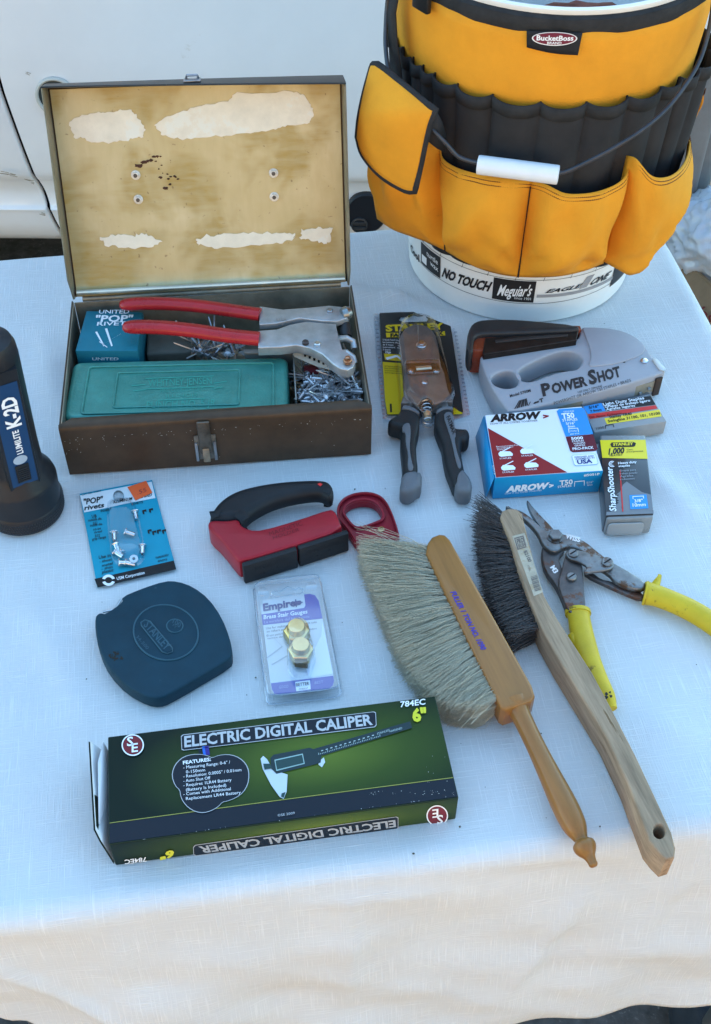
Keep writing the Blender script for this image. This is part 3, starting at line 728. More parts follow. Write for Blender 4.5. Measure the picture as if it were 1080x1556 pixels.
# printed leaflet and red carton under the riveter
lf = thing('instruction_leaflet', tuple(on(485, 545, .045)), 'creased white printed leaflet tucked under the riveter in the toolbox', 'leaflet')
P = (on(485, 545, .052), V((.05, -.25, 1)).normalized())
pts = [(445, 527), (496, 531), (520, 545), (516, 566), (480, 556), (445, 541)]
k = MB(); k.px(pts, P, 0); k.px(pts[::-1], P, -.0004); k.build('sheet', mat('leaflet_paper', (.62, .6, .52), .8, 0, .08, 60), lf)
k = MB()
for i in range(7): k.px([(462+i*7, 538+i*3.0), (465.5+i*7, 539+i*3), (464.5+i*7, 543+i*3), (461.5+i*7, 542+i*3)], P, .0004)
k.build('lettering', BLACK, lf)
rc = thing('red_carton', tuple(on(485, 562, inz)), 'dark red carton end showing beneath the leaflet and rivets', 'box')
MB().box(on(462, 566, .04)-Z*.036, tux*.045, tuy*.012, Z*.036).build('carton', mat('dark_red_card', (.16, .02, .03), .5), rc, .001)
# loose rivets
def rivet_mesh(name, m, ml=.034, r=.0009, bl_=.0095, br_=.0021):
    k = MB(); k.lathe([(r, 0), (r, ml), (r*.4, ml+.0012)], V((0, 0, 0)), Z, 6); k.lathe([(br_, -.001), (br_, bl_-.001), (br_*1.9, bl_-.0009), (br_*1.9, bl_), (r*1.2, bl_+.0009)], V((0, 0, 0)), Z, 8); k.lathe([(.0009, -.0026), (.0015, -.0022), (.0015, -.0012), (br_, -.001)], V((0, 0, 0)), Z, 8)
    o = k.build(name, m); return o
alu = mat('rivet_aluminium', (.5, .5, .52), .35, .9, .2, 100)
RLAB = 'loose silver pop rivet in the heap at the front corner of the toolbox'
proto = tag(rivet_mesh('rivet', alu), RLAB, 'rivet', 'loose pop rivets heaped in the toolbox corner')
first = [True]
def put(o0, p, d, lab, grp, cnt):
    o = o0 if cnt[0] else o0.copy()
    if not cnt[0]: C.objects.link(o)
    cnt[0] = False
    o.matrix_world = Matrix.Translation(p) @ d.to_track_quat('Z', 'Y').to_matrix().to_4x4()
    return o
for i in range(200):
    lay = i/200
    px_, py_ = random.uniform(452, 548), random.uniform(562, 618)
    z = .016+.024*lay+random.uniform(0, .004)
    p = on(px_, py_, z)
    d = V((random.uniform(-1, 1), random.uniform(-1, 1), random.uniform(-.25, .3))).normalized()
    # keep the whole rivet inside the box corner
    lo = (p-to); e = p+d*.034
    def inside(q):
        r = q-to; return (ta.x-to.x)*1.0+.004 < r.dot(tux) < tw-.003 and .014 < r.dot(tuy) < td-.05
    if not inside(e): d = -d; e = p+d*.034
    if not inside(e) or not inside(p):
        c = on(497, 590, z); p = c+(p-c)*.4; d = (c-p+V((random.uniform(-.01, .01), random.uniform(-.01, .01), 0))).normalized(); d.z = random.uniform(-.1, .2); d.normalize()
        p = p-d*.014
        if not inside(p+d*.034) or not inside(p): continue
    put(proto, p, d, None, None, first)
for a, za, b, zb in (((524, 550), .062, (547, 596), .04), ((517, 561), .05, (498, 588), .046), ((528, 580), .045, (484, 615), .044), ((505, 593), .042, (548, 596), .044), ((447, 573), .042, (486, 576), .044)):
    A_, B_ = on(*a, za), on(*b, zb)
    put(proto, B_, (A_-B_).normalized(), None, None, first)
# bag of rivets behind the case: film and the rivets in it
second = [True]
proto2 = tag(rivet_mesh('rivet', mat('rivet_steel', (.4, .4, .42), .3, .9, .2, 100), .03), 'silver pop rivet inside the clear bag behind the green case', 'rivet', 'pop rivets in the clear bag')
for i in range(26):
    p = on(random.uniform(296, 362), random.uniform(520, 538), random.uniform(.02, .036)); d = V((random.uniform(-1, 1), random.uniform(-1, 1), random.uniform(-.1, .6))).normalized()
    r = p+d*.03-to
    if not (.03 < r.dot(tux) < .19 and .095 < r.dot(tuy) < td-.01): d = V((0, .5, .6)).normalized()
    put(proto2, p, d, None, None, second)
film = clear('clear_film', (.93, .94, .95), 1.3, .12)
def crumple(name, q, z, amp, label, n=16, parent=None):
    rows = []
    for i in range(n+1):
        row = []
        for j in range(n+1):
            a, b = i/n, j/n
            x = (q[0][0]*(1-a)+q[1][0]*a)*(1-b)+(q[3][0]*(1-a)+q[2][0]*a)*b; y = (q[0][1]*(1-a)+q[1][1]*a)*(1-b)+(q[3][1]*(1-a)+q[2][1]*a)*b
            p = on(x, y, z); row.append(p+Z*(amp*(noise.noise(p*60)+.5*noise.noise(p*150))))
        rows.append(row)
    o = MB().grid(rows).build(name, film, None, angle=20); return tag(o, label, 'bag')
crumple('rivet_bag', [(288, 508), (372, 514), (372, 540), (290, 540)], .042, .006, 'clear plastic bag of loose rivets behind the green punch case')
crumple('plastic_sleeve', [(243, 441), (346, 444), (347, 460), (243, 458)], .066, .004, 'clear empty plastic sleeve lying along the toolbox hinge')
fl2 = thing('paper_packet', tuple(on(260, 525, inz)), 'dull grey paper packet between the teal carton and the rivet bag', 'packet')
MB().box(on(222, 538, .03)-Z*.02, tux*.05, tuy*.045, Z*.02).build('packet', mat('grey_packet', (.12, .11, .09), .7, 0, .2, 40), fl2, .003, 3)

# ---------------- hand riveter
rv = thing('hand_riveter', tuple(TB(.18, .13, .05)), 'chrome hand riveter with two red grips laid across the toolbox', 'riveter')
gripm = mat('red_vinyl_grip', (.38, .014, .018), .28, 0, .15, 40, 0, coat=.3)
def pxz(l): return [on(a, b, c) for a, b, c in l]
def grip(l, r): 
    p = spline(pxz(l), 6); n = len(p)
    rr_ = [r*(.75 if i == 0 else .93 if i == 1 else 1.0 if i < n-3 else 1.0) for i in range(n)]
    p = [p[0]-(p[1]-p[0]).normalized()*.0022]+p; rr_ = [r*.45]+rr_
    return MB().tube(p, rr_, 16, True, .8, Z)
grip([(185, 463, .073), (230, 461, .074), (290, 464, .075), (345, 471, .075), (395, 478, .075)], .0078).build('grip', gripm, rv, angle=50)
grip([(190, 497, .076), (235, 497, .077), (290, 502, .077), (345, 510, .076), (394, 515, .074)], .0082).build('grip', gripm, rv, angle=50)
chrome = mat('riveter_chrome', (.42, .43, .44), .34, .6, .2, 60, .05, 300)
def strip(name, top, z, th, m, par, bev=.0008): return plate(name, [p for p in ons(top, z)], z-th, z, m, par, bev)
# upper arm: flat cheek plus bright edge
strip('upper_arm', [(394, 465), (430, 470), (470, 467), (500, 464), (527, 467), (531, 474), (529, 482), (512, 488), (488, 487), (455, 483), (420, 491), (394, 493)], .076, .007, chrome, rv)
strip('lower_arm', [(392, 502), (420, 500), (440, 493), (465, 488), (510, 492), (514, 510), (520, 530), (536, 541), (540, 549), (536, 558), (528, 562), (517, 560), (506, 553), (490, 538), (470, 528), (450, 524), (425, 527), (392, 528)], .075, .011, chrome, rv, .0012)
k = MB(); k.tube([on(519, 478, .076), on(526, 476, .076), on(532, 474, .076)], [.006, .0075, .0055], 14); k.build('jaw_head', mat('cast_steel', (.3, .32, .32), .35, .9, .3, 120), rv)
MB().tube([on(522, 484, .068), on(525, 512, .06)], .0065, 14).build('jaw_barrel', mat('dark_barrel', (.04, .04, .042), .4, .6), rv)
k = MB()
for s in (0, 1): k.tube([on(515, 515+s*22, .064), on(526, 514+s*22, .066), on(536, 519+s*24, .062), on(538, 530+s*22, .058)], .0035, 10)
k.build('link', chrome, rv)
for x, y, m in ((464, 522, mat('dark_bolt', (.08, .07, .07), .4, .7)), (482, 524.5, STEEL), (501, 474, DULL)):
    MB().lathe([(.0034, -.002), (.0034, .0025), (.0026, .0034)], on(x, y, .0752), Z, 14).build('bolt', m, rv)
k = MB(); c = on(528, 551, .076); hexnut(c, Z, .0045, .004, mb=k); k.lathe([(.0026, .004), (.0026, .007), (.0018, .0075)], c, Z, 12); k.build('nosepiece', mat('copper_nose', (.4, .2, .11), .35, .9, .2, 100), rv)
k = MB(); k.text('USA', (420, 488), (436, 488), (420, 484), (V((0, 0, .076)), Z), .0003); k.build('lettering', DULL, rv)
# ================================================================== BUCKET AND ITS TOOL ORGANISER
def rbz(z): return .131+.02*z/.368
def CY(a, z, R): return V((BX+R*sin(a), BY-R*cos(a), z))
def az(px, py, R):
    p = oncyl(px, py, R); return atan2(p.x-BX, -(p.y-BY)), p.z
pail = mat('white_pail_plastic', (.76, .76, .74), .38, 0, .05, 18, .05, 300, wear=(.55, .52, .46), wscale=35, wth=.72)
bk = thing('bucket', (BX, BY, 0), 'white plastic bucket with printed black and white band, wearing an orange tool organizer', 'bucket')
H = .368
k = MB(); pf = [(.1275, 0.0), (.1305, .002), (.131, .006)]+[(rbz(z), z) for z in (.05, .1, .2, .29)]+[(rbz(.3)+.004, .302), (rbz(.3)+.004, .306), (rbz(.31), .308), (rbz(.33), .33), (rbz(.335)+.004, .333), (rbz(.34)+.004, .338), (rbz(.34), .34), (rbz(.36), .358), (rbz(.36)+.003, .362), (rbz(.368)+.003, .3665), (rbz(.368), .368), (rbz(.368)-.0025, .366), (rbz(.2)-.0025, .2), (.1285, .006), (.03, .005)]
k.lathe(pf, V((BX, BY, 0)), Z, 96); k.build('shell', pail, bk, angle=40)
def cylband(k, a0, a1, z0, z1, lift, n=12, R=None):
    rows = []
    for i in range(n+1):
        a = a0+(a1-a0)*i/n; rows.append([CY(a, z, (R or rbz(z))+lift) for z in (z0, z1)])
    k.grid(rows)
ink = mat('bucket_ink', (.022, .021, .022), .4); k = MB()
RB = .1335
def cq(x0, y0, x1, y1, x2, y2, lift=.0004, k=k):
    """black block from lower left, lower right and upper left pixels"""
    a0, z0 = az(x0, y0, RB); a1, z1 = az(x1, y1, RB); a2, z2 = az(x2, y2, RB+.001)
    zl = (z0+z1)/2; cylband(k, a0, a1, zl, z2, lift, 10); return a0, a1, zl, z2
cq(639, 398, 668, 424, 639, 366)
m_ = cq(747, 453, 810, 461, 750, 421)
cq(929, 427, 955, 412, 932, 404)
zl = (az(667, 424, RB)[1]+az(747, 454, RB)[1]+az(850, 460, RB)[1])/3
cylband(k, radians(-120), radians(120), zl-.0006, zl, .0003, 60); zu = m_[3]+.001
cylband(k, radians(-120), radians(120), zu, zu+.0006, .0003, 60)
for i in range(-9, 12):
    a = radians(i*13+4); rows = [[CY(a+j*.02, zu+.012*j+.0, rbz(.08)+.0004), CY(a+j*.02+.004, zu+.012*j, rbz(.08)+.0004)] for j in (0, .5, 1)]; k.grid(rows)
def ctext(k, s, a, b, c, bold=.0, shear=.0, lift=.0006):
    (a0, z0), (a1, z1), (a2, z2) = [az(q[0], q[1], RB) for q in (a, b, c)]
    def fn(u, w):
        z = z0+(z1-z0)*u+(z2-z0)*w; return CY(a0+(a1-a0)*u+shear*w*(z2-z0)/RB, z, rbz(z)+lift)
    k.text(s, None, None, None, fn=fn, bold=bold)
ctext(k, 'NO TOUCH', (671, 419), (742, 442), (674, 406), .05, .3)
ctext(k, 'EAGLE', (828, 445), (879, 437), (829, 439.5), .03, 1.0); ctext(k, 'ONE', (893, 434), (921, 423), (893, 426), .03, 1.0)
ctext(k, 'Cool', (623, 380), (636, 398), (624, 371), .03)
k.build('printed_band', ink, bk)
k = MB(); ctext(k, "Meguiar's", (755, 448), (805, 449), (756, 431), .02, .2, .0009); ctext(k, 'since 1901', (781, 454), (806, 456), (781, 450), 0, 0, .0009)
ctext(k, 'turtle', (649, 387), (666, 402), (650, 380), .01, 0, .0009); ctext(k, 'wax', (654, 402), (666, 413), (654, 394), .01, 0, .0009)
cq(641, 396, 648, 404, 641, 386, .0008, k); k.build('printed_lettering', WHITE, bk)
k = MB(); a0, z0 = az(815, 452, RB); a1, z1 = az(930, 424, RB)
k.grid([[CY(a0+(a1-a0)*t, z0+(z1-z0)*t, RB+.0004+.001*0), CY(a0+(a1-a0)*t, z0+(z1-z0)*t+.004, RB+.0004)] for t in [i/12 for i in range(13)]])
ctext(k, '1', (880, 438), (892, 434), (880, 424), .06, .5); k.build('printed_bar', mat('grey_ink', (.3, .3, .31), .45), bk)
# dark odds and ends inside
rows = [[V((BX+.02, BY-.07, .3))+V((.06*cos(t)*sin(p), .05*sin(t)*sin(p), .03*cos(p)))*(1+.25*noise.noise(V((cos(t)*2, sin(t)*2, p)))) for t in [2*pi*i/24 for i in range(24)]] for p in [pi*j/12 for j in range(13)]]
tag(MB().grid(rows, True).build('rag', mat('rust_brown_cloth', (.17, .05, .03), .9, 0, .4, 50, .4, 300), None, angle=180), 'crumpled rusty brown rag lying inside the bucket just below its rim', 'rag')
rows = [[V((BX, BY, .15)), V((BX, BY, .15))]]
# wire handle in one plane through both ears
G = oncyl(787, 258, .187); ctr = V((BX, BY, .322))
hn = V((1, .03, 0)).cross(G-ctr).normalized(); HP = (ctr, hn)
hw = mat('handle_wire_grey', (.06, .065, .075), .4, .6, .2, 60)
hl = thing('handle', (BX, BY, .322), None, None); hl.parent = bk; hl.location = V((0, 0, .322)); WP[hl] = ctr
for pts in ([(596, -40, .168), (589, 0, .17), (586, 40, .174), (586, 75, .178), (592, 112, .182), (612, 152, .19), (648, 188, .196), (676, 216, .194), (694, 236, .19), (712, 244, .188), (730, 248, .187)], [(845, 264, .187), (862, 260, .187), (884, 250, .187), (930, 226, .187), (976, 197, .186), (1014, 164, .183), (1046, 122, .178), (1066, 84, .173), (1080, 30, .169), (1088, -40, .166)]):
    MB().tube(spline([oncyl(x, y, R) for x, y, R in pts], 6), .0022, 10).build('wire', hw, hl, angle=60)
a, b = oncyl(725, 250, .187), oncyl(849, 266, .187)
ax = (b-a); Lg = ax.length
MB().lathe([(.006, 0), (.0088, .0005), (.0092, .002), (.0092, Lg-.002), (.0088, Lg-.0005), (.006, Lg)], a, ax, 24).build('grip', mat('white_grip', (.7, .72, .74), .35, 0, .04, 40), hl)

# ---------------- organiser
orange = mat('orange_canvas', (.72, .30, .021), .8, 0, .1, 16, .5, 1100, spec=.2, wear=(.5, .2, .02), wscale=14, wth=.66)
blackc = mat('black_canvas', (.028, .028, .030), .8, 0, .25, 30, .3, 1200, spec=.2)
bindm = mat('black_binding', (.028, .028, .029), .85, 0, .3, 60, .35, 1500, spec=.2)
thread = mat('dark_thread', (.1, .035, .012), .8)
og = thing('tool_organizer', (BX, BY, .08), 'orange and black canvas pocket organizer wrapped round the white bucket', 'organizer')
def solid(o, t): 
    s = o.modifiers.new('thick', 'SOLIDIFY'); s.thickness = t; s.offset = -1; return o
def ringgrid(f, z0, z1, nz=8, na=180, a0=-180, a1=180):
    rows = []
    for i in range(na+1):
        a = radians(a0+(a1-a0)*i/na); rows.append([CY(a, *f(a, z0+(z1-z0)*j/nz, j/nz)) for j in range(nz+1)])
    return rows
upper = MB().grid(ringgrid(lambda a, z, t: (z, rbz(z)+.0065+.0015*noise.noise(V((sin(a)*4, cos(a)*4, z*20)))), .245, .35))
solid(upper.build('upper_band', orange, og, angle=60), .0012)
rb_ = MB().grid(ringgrid(lambda a, z, t: (z+.0012*noise.noise(V((sin(a)*7, cos(a)*7, 3))), rbz(z)+.0075+.0012*sin(pi*t)), .3455, .3595)); rb_.grid(ringgrid(lambda a, z, t: (.359+.003*sin(pi*t), rbz(.36)+.0075-.0105*t), 0, 1, 4)); rb_.build('rim_binding', bindm, og, angle=60)
# gathered black loops
gath = [-176, -160, -146, -132, -118, -104, -92, -80, -72, -64, -57, -50, -39, -25, -8, 8, 23.5, 38, 48, 58, 72, 90, 110, 130, 150, 170, 184]
def gl(a):
    d = math.degrees(a)
    for g0, g1 in zip(gath, gath[1:]):
        if g0 <= d <= g1: return (d-g0)/(g1-g0), g1-g0
    return 0, 16
def d_(a): return math.degrees(a)
def loops(a, z, t):
    s, w = gl(a); b = sin(pi*s)**.6
    R = rbz(z)+.0075+.009*max(0, min(1, (d_(a)-42)/20, (92-d_(a))/12))+min(.009, .0007*w)*b**.8*(.55+.45*t)+.0012*noise.noise(V((a*9, z*30, 0)))
    return z-.0035*b*t, R
solid(MB().grid(ringgrid(loops, .078, .281, 10, 420)).build('gathered_loops', blackc, og, angle=60), .001)
def loopbind(a, z, t):
    z2, R = loops(a, z, 1.0); return z2-.0045*(0)+0, R+.0012
solid(MB().grid(ringgrid(loopbind, .2685, .2815, 2, 420)).build('loop_binding', bindm, og, angle=60), .0014)
MB().grid(ringgrid(lambda a, z, t: (z, rbz(z)+.006+.004*sin(pi*t)+.001*noise.noise(V((a*8, 0, 2)))), .074, .092, 6, 200)).build('bottom_binding', bindm, og, angle=60)
k = MB()
for g_ in gath:
    if -110 < g_ < 110:
        a = radians(g_); k.tube([CY(a, z, loops(a, z, (z-.078)/.203)[1]+.0005) for z in [.1+.18*i/12 for i in range(13)]], .0011, 5)
k.build('loop_seam', mat('black_thread', (.02, .015, .012), .8), og)
# pockets
def resample(pts, n):
    pts = [V((*p, 0)) if len(p) == 2 else V(p) for p in pts]; L = [0]
    for a, b in zip(pts, pts[1:]): L.append(L[-1]+(b-a).length)
    out = []
    for i in range(n+1):
        s = L[-1]*i/n
        for j in range(len(pts)-1):
            if s <= L[j+1]+1e-9:
                t = (s-L[j])/max(1e-9, L[j+1]-L[j]); out.append(pts[j].lerp(pts[j+1], t)); break
    return out
def pocket(top, bot, bul_t, bul, name='pocket', n=30, m=22, fold=0.0, ph=0.0, bw=.0, cr=1.0):
    """top, bot: [(px, py, extra radius)]; bul: belly of the cloth in the middle"""
    tp = resample(spline([V(p) for p in top], 5), n); bp = resample(spline([V(p) for p in bot], 5), n)
    TT = []; BB = []
    for p in tp: a, z = az(p.x, p.y, .143+p.z); TT.append((a, z, .143+p.z))
    for p in bp: a, z = az(p.x, p.y, .137+p.z); BB.append((a, z, .137+p.z))
    rows = []
    for j in range(m+1):
        t = j/m; row = []
        for i in range(n+1):
            s = i/n; q = [TT[i][k]*(1-t)+BB[i][k]*t for k in range(3)]
            q1 = min(1, s/.2); q2 = min(1, (1-s)/.2); w = q1*q1*(3-2*q1)*q2*q2*(3-2*q2)
            R = q[2]+bul*w*sin(pi*min(1, t*1.0))**.8
            for c_, sgn in ((s, 1), (1-s, -1)):
                rr_ = sqrt(c_*c_*1.4+(1-t)**2); R += .007*cr*sin(atan2(1-t, c_+.02)*7+ph*sgn)*math.exp(-((rr_-.3)/.25)**2)*w*(1-t**5)
            R += .009*cr*w*sin(pi*t)**.7*(.35-abs(noise.noise(V((s*3.2+t*1.4, t*1.1, ph+9))))*1.6)
            R += fold*noise.noise(V((s*5+ph, t*2.2, ph)))*w*sin(pi*t)
            R += bw*max(0, t-.55)*noise.noise(V((s*9+t*4, t*7, ph+4)))*w
            row.append(CY(q[0], q[1], R))
        rows.append(row)
    o = MB().grid(rows).build(name, orange, og, angle=60); solid(o, .0012)
    k = MB()
    for t in (1, 2.0):
        line = [rows[0][i].lerp(rows[2][i], t*.32)+(rows[0][i]-V((BX, BY, rows[0][i].z))).normalized()*.0013 for i in range(n+1)]
        for i in range(0, n*2): 
            f = i/2; a = line[int(f)].lerp(line[min(n, int(f)+1)], f % 1); b = line[int(f)].lerp(line[min(n, int(f)+1)], f % 1+.36); k.tube([a, b], .00065, 4)
    k.build('stitching', thread, o)
    return rows
r1 = pocket([(670, 221, .012), (673, 240, .02), (695, 255, .026), (735, 266, .03), (775, 271, .026), (807, 275, .012)], [(677, 380, .012), (700, 393, .014), (727, 406, .016), (757, 415, .016), (787, 420, .012)], .02, .018, fold=.008, ph=1.3)
r2 = pocket([(807, 275, .012), (828, 279, .02), (857, 293, .03), (885, 294, .033), (910, 290, .034), (935, 280, .033), (949, 268, .03), (955, 252, .02), (953, 236, .013)], [(787, 420, .012), (820, 420, .018), (852, 418, .02), (885, 411, .018), (917, 399, .012)], .02, .016, fold=.01, ph=4.1)
r3 = pocket([(953, 236, .016), (967, 241, .03), (986, 264, .04), (1002, 270, .044), (1020, 266, .042), (1034, 254, .036), (1044, 234, .028), (1049, 200, .02)], [(917, 396, .014), (938, 408, .03), (963, 417, .042), (985, 395, .046), (1008, 362, .044), (1029, 328, .036)], .02, .012, fold=.008, ph=7.7, bw=.01, cr=.7)
r4 = pocket([(556, 225, .05), (585, 205, .05), (620, 206, .04), (650, 213, .024), (669, 225, .013)], [(574, 332, .045), (598, 348, .04), (625, 358, .03), (652, 368, .02), (677, 380, .012)], .02, .016, fold=.008, ph=2.2, bw=.0, cr=.4)
r5 = pocket([(1052, 158, .012), (1062, 156, .018), (1072, 150, .022), (1086, 135, .026)], [(1046, 240, .012), (1056, 226, .018), (1070, 200, .022), (1086, 175, .026)], .008, .006, fold=.001, ph=3.2, cr=0)
# seams between pockets
k = MB()
for rr in (r1, r2):
    k.tube([r[-1]+(r[-1]-V((BX, BY, r[-1].z))).normalized()*.0012 for r in rr[1:]], .0011, 6)
k.tube([r[0]+(r[0]-V((BX, BY, r[0].z))).normalized()*.0012 for r in r1[1:]], .0009, 6)
k.build('seam', mat('black_thread', (.02, .015, .012), .8), og)
# flap of the side pocket with black binding
edge = [(570, 97), (579, 102), (610, 127), (648, 158), (662, 166), (657, 180), (646, 208), (640, 245), (634, 279), (629, 290), (619, 290), (600, 281), (580, 268), (560, 246), (547, 228), (543, 207), (547, 175), (553, 145), (562, 108)]
RF = .222
def flapp(x, y, l=0.0):
    t = (x-545)/120; R = RF-.022*max(0, t)-.02*max(0, (170-y)/75)*max(0, 1-t*.2)+l
    p = oncyl(x, y, R); return p
ee = smooth([(x, y, 0) for x, y in edge], 1)
c0 = sum((V(p) for p in ee), V((0, 0, 0)))/len(ee)
def rs2(pts, n): return resample(spline([V((*p, 0)) for p in pts], 5), n)
nn_ = 18
eT = rs2([(564, 104), (572, 97), (610, 127), (648, 158), (662, 167)], nn_); eB = rs2([(543, 208), (552, 236), (580, 268), (615, 289), (630, 291)], nn_)
eL = rs2([(564, 104), (553, 145), (546, 180), (543, 208)], nn_); eR = rs2([(662, 167), (651, 193), (640, 245), (630, 291)], nn_)
rows = []
for i in range(nn_+1):
    row = []
    for j in range(nn_+1):
        u, v = j/nn_, i/nn_
        p = eT[j]*(1-v)+eB[j]*v+eL[i]*(1-u)+eR[i]*u-((eT[0]*(1-u)+eT[-1]*u)*(1-v)+(eB[0]*(1-u)+eB[-1]*u)*v)
        row.append(flapp(p.x, p.y, .006*sin(pi*u)*sin(pi*v)+.002*noise.noise(V((u*2.5, v*2.5, 3)))))
    rows.append(row)
o = MB().grid(rows).build('pocket_flap', orange, og, angle=60); solid(o, .002)
ring_ = rows[0]+[r[-1] for r in rows[1:]]+rows[-1][-2::-1]+[r[0] for r in rows[-2:0:-1]]
loop = ring_+ring_[:2]
MB().tube(loop, .0034, 8, False, .8).build('flap_binding', bindm, o, angle=60)
k = MB(); k.grid([[flapp(663, 168, -.001), flapp(650, 215, -.004)], [flapp(672, 185, -.012), flapp(664, 226, -.014)], [flapp(678, 205, -.025), flapp(676, 232, -.025)]]); solid(k.build('flap_gusset', blackc, og), .001)
# webbing strap with buckle at the side, brand tag at the front
k = MB(); pts = [(597, -20, .17), (590, 20, .172), (592, 60, .172), (597, 100, .17), (601, 150, .166), (600, 205, .163)]
for s in (0,): k.grid([[oncyl(x, y, R), oncyl(x+12, y, R-.002)] for x, y, R in pts])
solid(k.build('webbing_strap', bindm, og), .0016)
k = MB(); a, z = az(640, 6, .166)
k.box(CY(a-.07, z-.006, .163), CY(a+.07, z-.006, .163)-CY(a-.07, z-.006, .163), Z*.022, (CY(a, z, .169)-CY(a, z, .163)))
k.build('strap_buckle', mat('black_buckle', (.012, .012, .013), .35), og, .0015)
tagm = mat('woven_black', (.016, .016, .018), .7, 0, .1, 200, .2, 2000)
k = MB(); rows = []
for i in range(13):
    u = i/12; x = 800+85*u; row = []
    for j in range(5):
        t = j/4; y = 47+3*u+(25+9*u)*t+3*sin(u*pi)*t
        row.append(oncyl(x-7*u*t, y, .1598+.0012+.003*t*u))
    rows.append(row)
tg = solid(k.grid(rows).build('woven_tag', tagm, og, angle=60), .0008)
def tagfn(A, B, Cc, R):
    (a0, z0), (a1, z1), (a2, z2) = [az(q[0], q[1], R) for q in (A, B, Cc)]
    return lambda u, w: CY(a0+(a1-a0)*u+(a2-a0)*w, z0+(z1-z0)*u+(z2-z0)*w, R)
k = MB(); f = tagfn((808, 58), (877, 58.5), (808, 47.5), .1634); rows = [[f(.5+.5*r*cos(t), 1.0*r*sin(t)) for t in [2*pi*i/40 for i in range(40)]] for r in (.01, 1.0)]; k.grid(rows, True); k.build('tag_oval', WHITE, tg)
k = MB(); f = tagfn((810, 58), (875, 58.5), (810, 48.8), .1637); rows = [[f(.5+.5*r*cos(t), 1.0*r*sin(t)) for t in [2*pi*i/40 for i in range(40)]] for r in (.01, 1.0)]; k.grid(rows, True); k.build('tag_oval_centre', mat('maroon_weave', (.16, .02, .04), .7), tg)
k = MB(); k.text('BucketBoss', None, None, None, fn=tagfn((815, 61), (871, 61.5), (815.5, 53.5), .164), bold=.03); k.text('BRAND', None, None, None, fn=tagfn((831, 67), (853, 67.3), (831.3, 63.3), .164), bold=.02); k.build('lettering', WHITE, tg)
# ================================================================== GOODS ON THE CLOTH
TP = lambda z: (V((0, 0, z)), Z)
def cen(pts, z): q = ons(pts, z); return sum(q, V((0, 0, 0)))/len(q)
def base(pts, z): c = cen(pts, z); return (c.x, c.y, 0)
def pbox(name, parent, top, z0, z1, m, bev=.0012):
    """straight box under four measured top corners"""
    q = ons(top, z1); k = MB(); k.add([p+Z*(z0-z1) for p in q]+q, [(0, 1, 5, 4), (1, 2, 6, 5), (2, 3, 7, 6), (3, 0, 4, 7), (3, 2, 1, 0), (4, 5, 6, 7)])
    return k.build(name, m, parent, bev, 2)
# ---------------- flashlight standing on its lens end
fl = thing('flashlight', (-.3175, .7605, 0), 'black flashlight with blue label standing upright on its lens beside the toolbox', 'flashlight')
fo = V((-.3175, .7605, 0)); fm = mat('flashlight_black', (.016, .017, .02), .34, 0, .2, 40, .08, 900)
k = MB(); k.lathe([(.032, 0), (.037, .0015), (.0375, .003), (.0375, .016), (.036, .0185)], fo, Z, 64); k.build('lens_ring', fm, fl)
k = MB()
for r in range(4):
    for i in range(96):
        a = 2*pi*(i+.5*(r % 2))/96; p = fo+V((.0375*cos(a), .0375*sin(a), .0035+r*.0033)); t = V((-sin(a), cos(a), 0)); n = V((cos(a), sin(a), 0))
        k.add([p-t*.0009, p+t*.0009, p+t*.0009+Z*.0026, p-t*.0009+Z*.0026, p+n*.0006+Z*.0013], [(0, 1, 4), (1, 2, 4), (2, 3, 4), (3, 0, 4)])
tag(k.build('knurling', fm, fl), kind='stuff')
k = MB(); k.lathe([(.036, .0185), (.0355, .02), (.0355, .042), (.034, .047), (.027, .058), (.0255, .064), (.0245, .09), (.0235, .19), (.0225, .2), (.02, .206), (.012, .209), (.0, .2095)], fo, Z, 64, False); k.build('barrel', fm, fl)
# blue label lies on a flat of the barrel that faces the camera
fd = V((.62, -1, 0)).normalized(); fs = V((-fd.y, fd.x, 0))
FP0 = fo+fd*.0262; fpz = lambda a, z, l=0.0: FP0+fs*a+Z*z+fd*(l-(z-.06)*.014)
k = MB(); k.grid([[fpz(a, z, b) for a, b in ((-.0155, -.012), (-.014, 0), (.014, 0), (.0155, -.012))] for z in (.05, .06, .12, .188)]); k.poly([fpz(a, .188, b) for a, b in ((.0155, -.012), (.014, 0), (-.014, 0), (-.0155, -.012))]); k.poly([fpz(a, .05, b) for a, b in ((-.0155, -.012), (-.014, 0), (.014, 0), (.0155, -.012))]); k.build('flat_body', fm, fl, .0008)
lb = MB().poly([fpz(a, z, .0005) for a, z in ((-.0118, .058), (.0118, .058), (.0118, .176), (-.0118, .176))]).build('label', mat('navy_label', (.012, .045, .12), .35), fl)
k = MB()
def ftext(s, a, z0, z1, w, bold=0.0): k.text(s, None, None, None, fn=lambda u, v: fpz(a-w*v, z0+(z1-z0)*u, .001), bold=bold)
ftext('LUMILITE', .004, .096, .124, .0055, .025); ftext('K-2D', .0075, .128, .162, .0125, .035); k.build('lettering', WHITE, lb)
k = MB(); k.poly([fpz(.000+.0065*cos(t), .089+.0052*sin(t), .001) for t in [2*pi*i/24 for i in range(24)]]); k.build('emblem', mat('silver_emblem', (.5, .55, .6), .3, .5), lb)
k = MB(); k.box(fpz(-.0062, .062, .0004), fs*.0124, Z*.021, fd*.0012); sw = k.build('switch_plate', RUBBER, fl, .0005)
k = MB()
for i in range(7): k.box(fpz(-.0048, .064+i*.0024, .0014), fs*.0096, Z*.0013, fd*.0016)
k.build('switch_ridge', mat('switch_black', (.022, .022, .024), .4), sw)

fl.rotation_euler = (0, radians(2.8), 0); fl.location.z = .0008
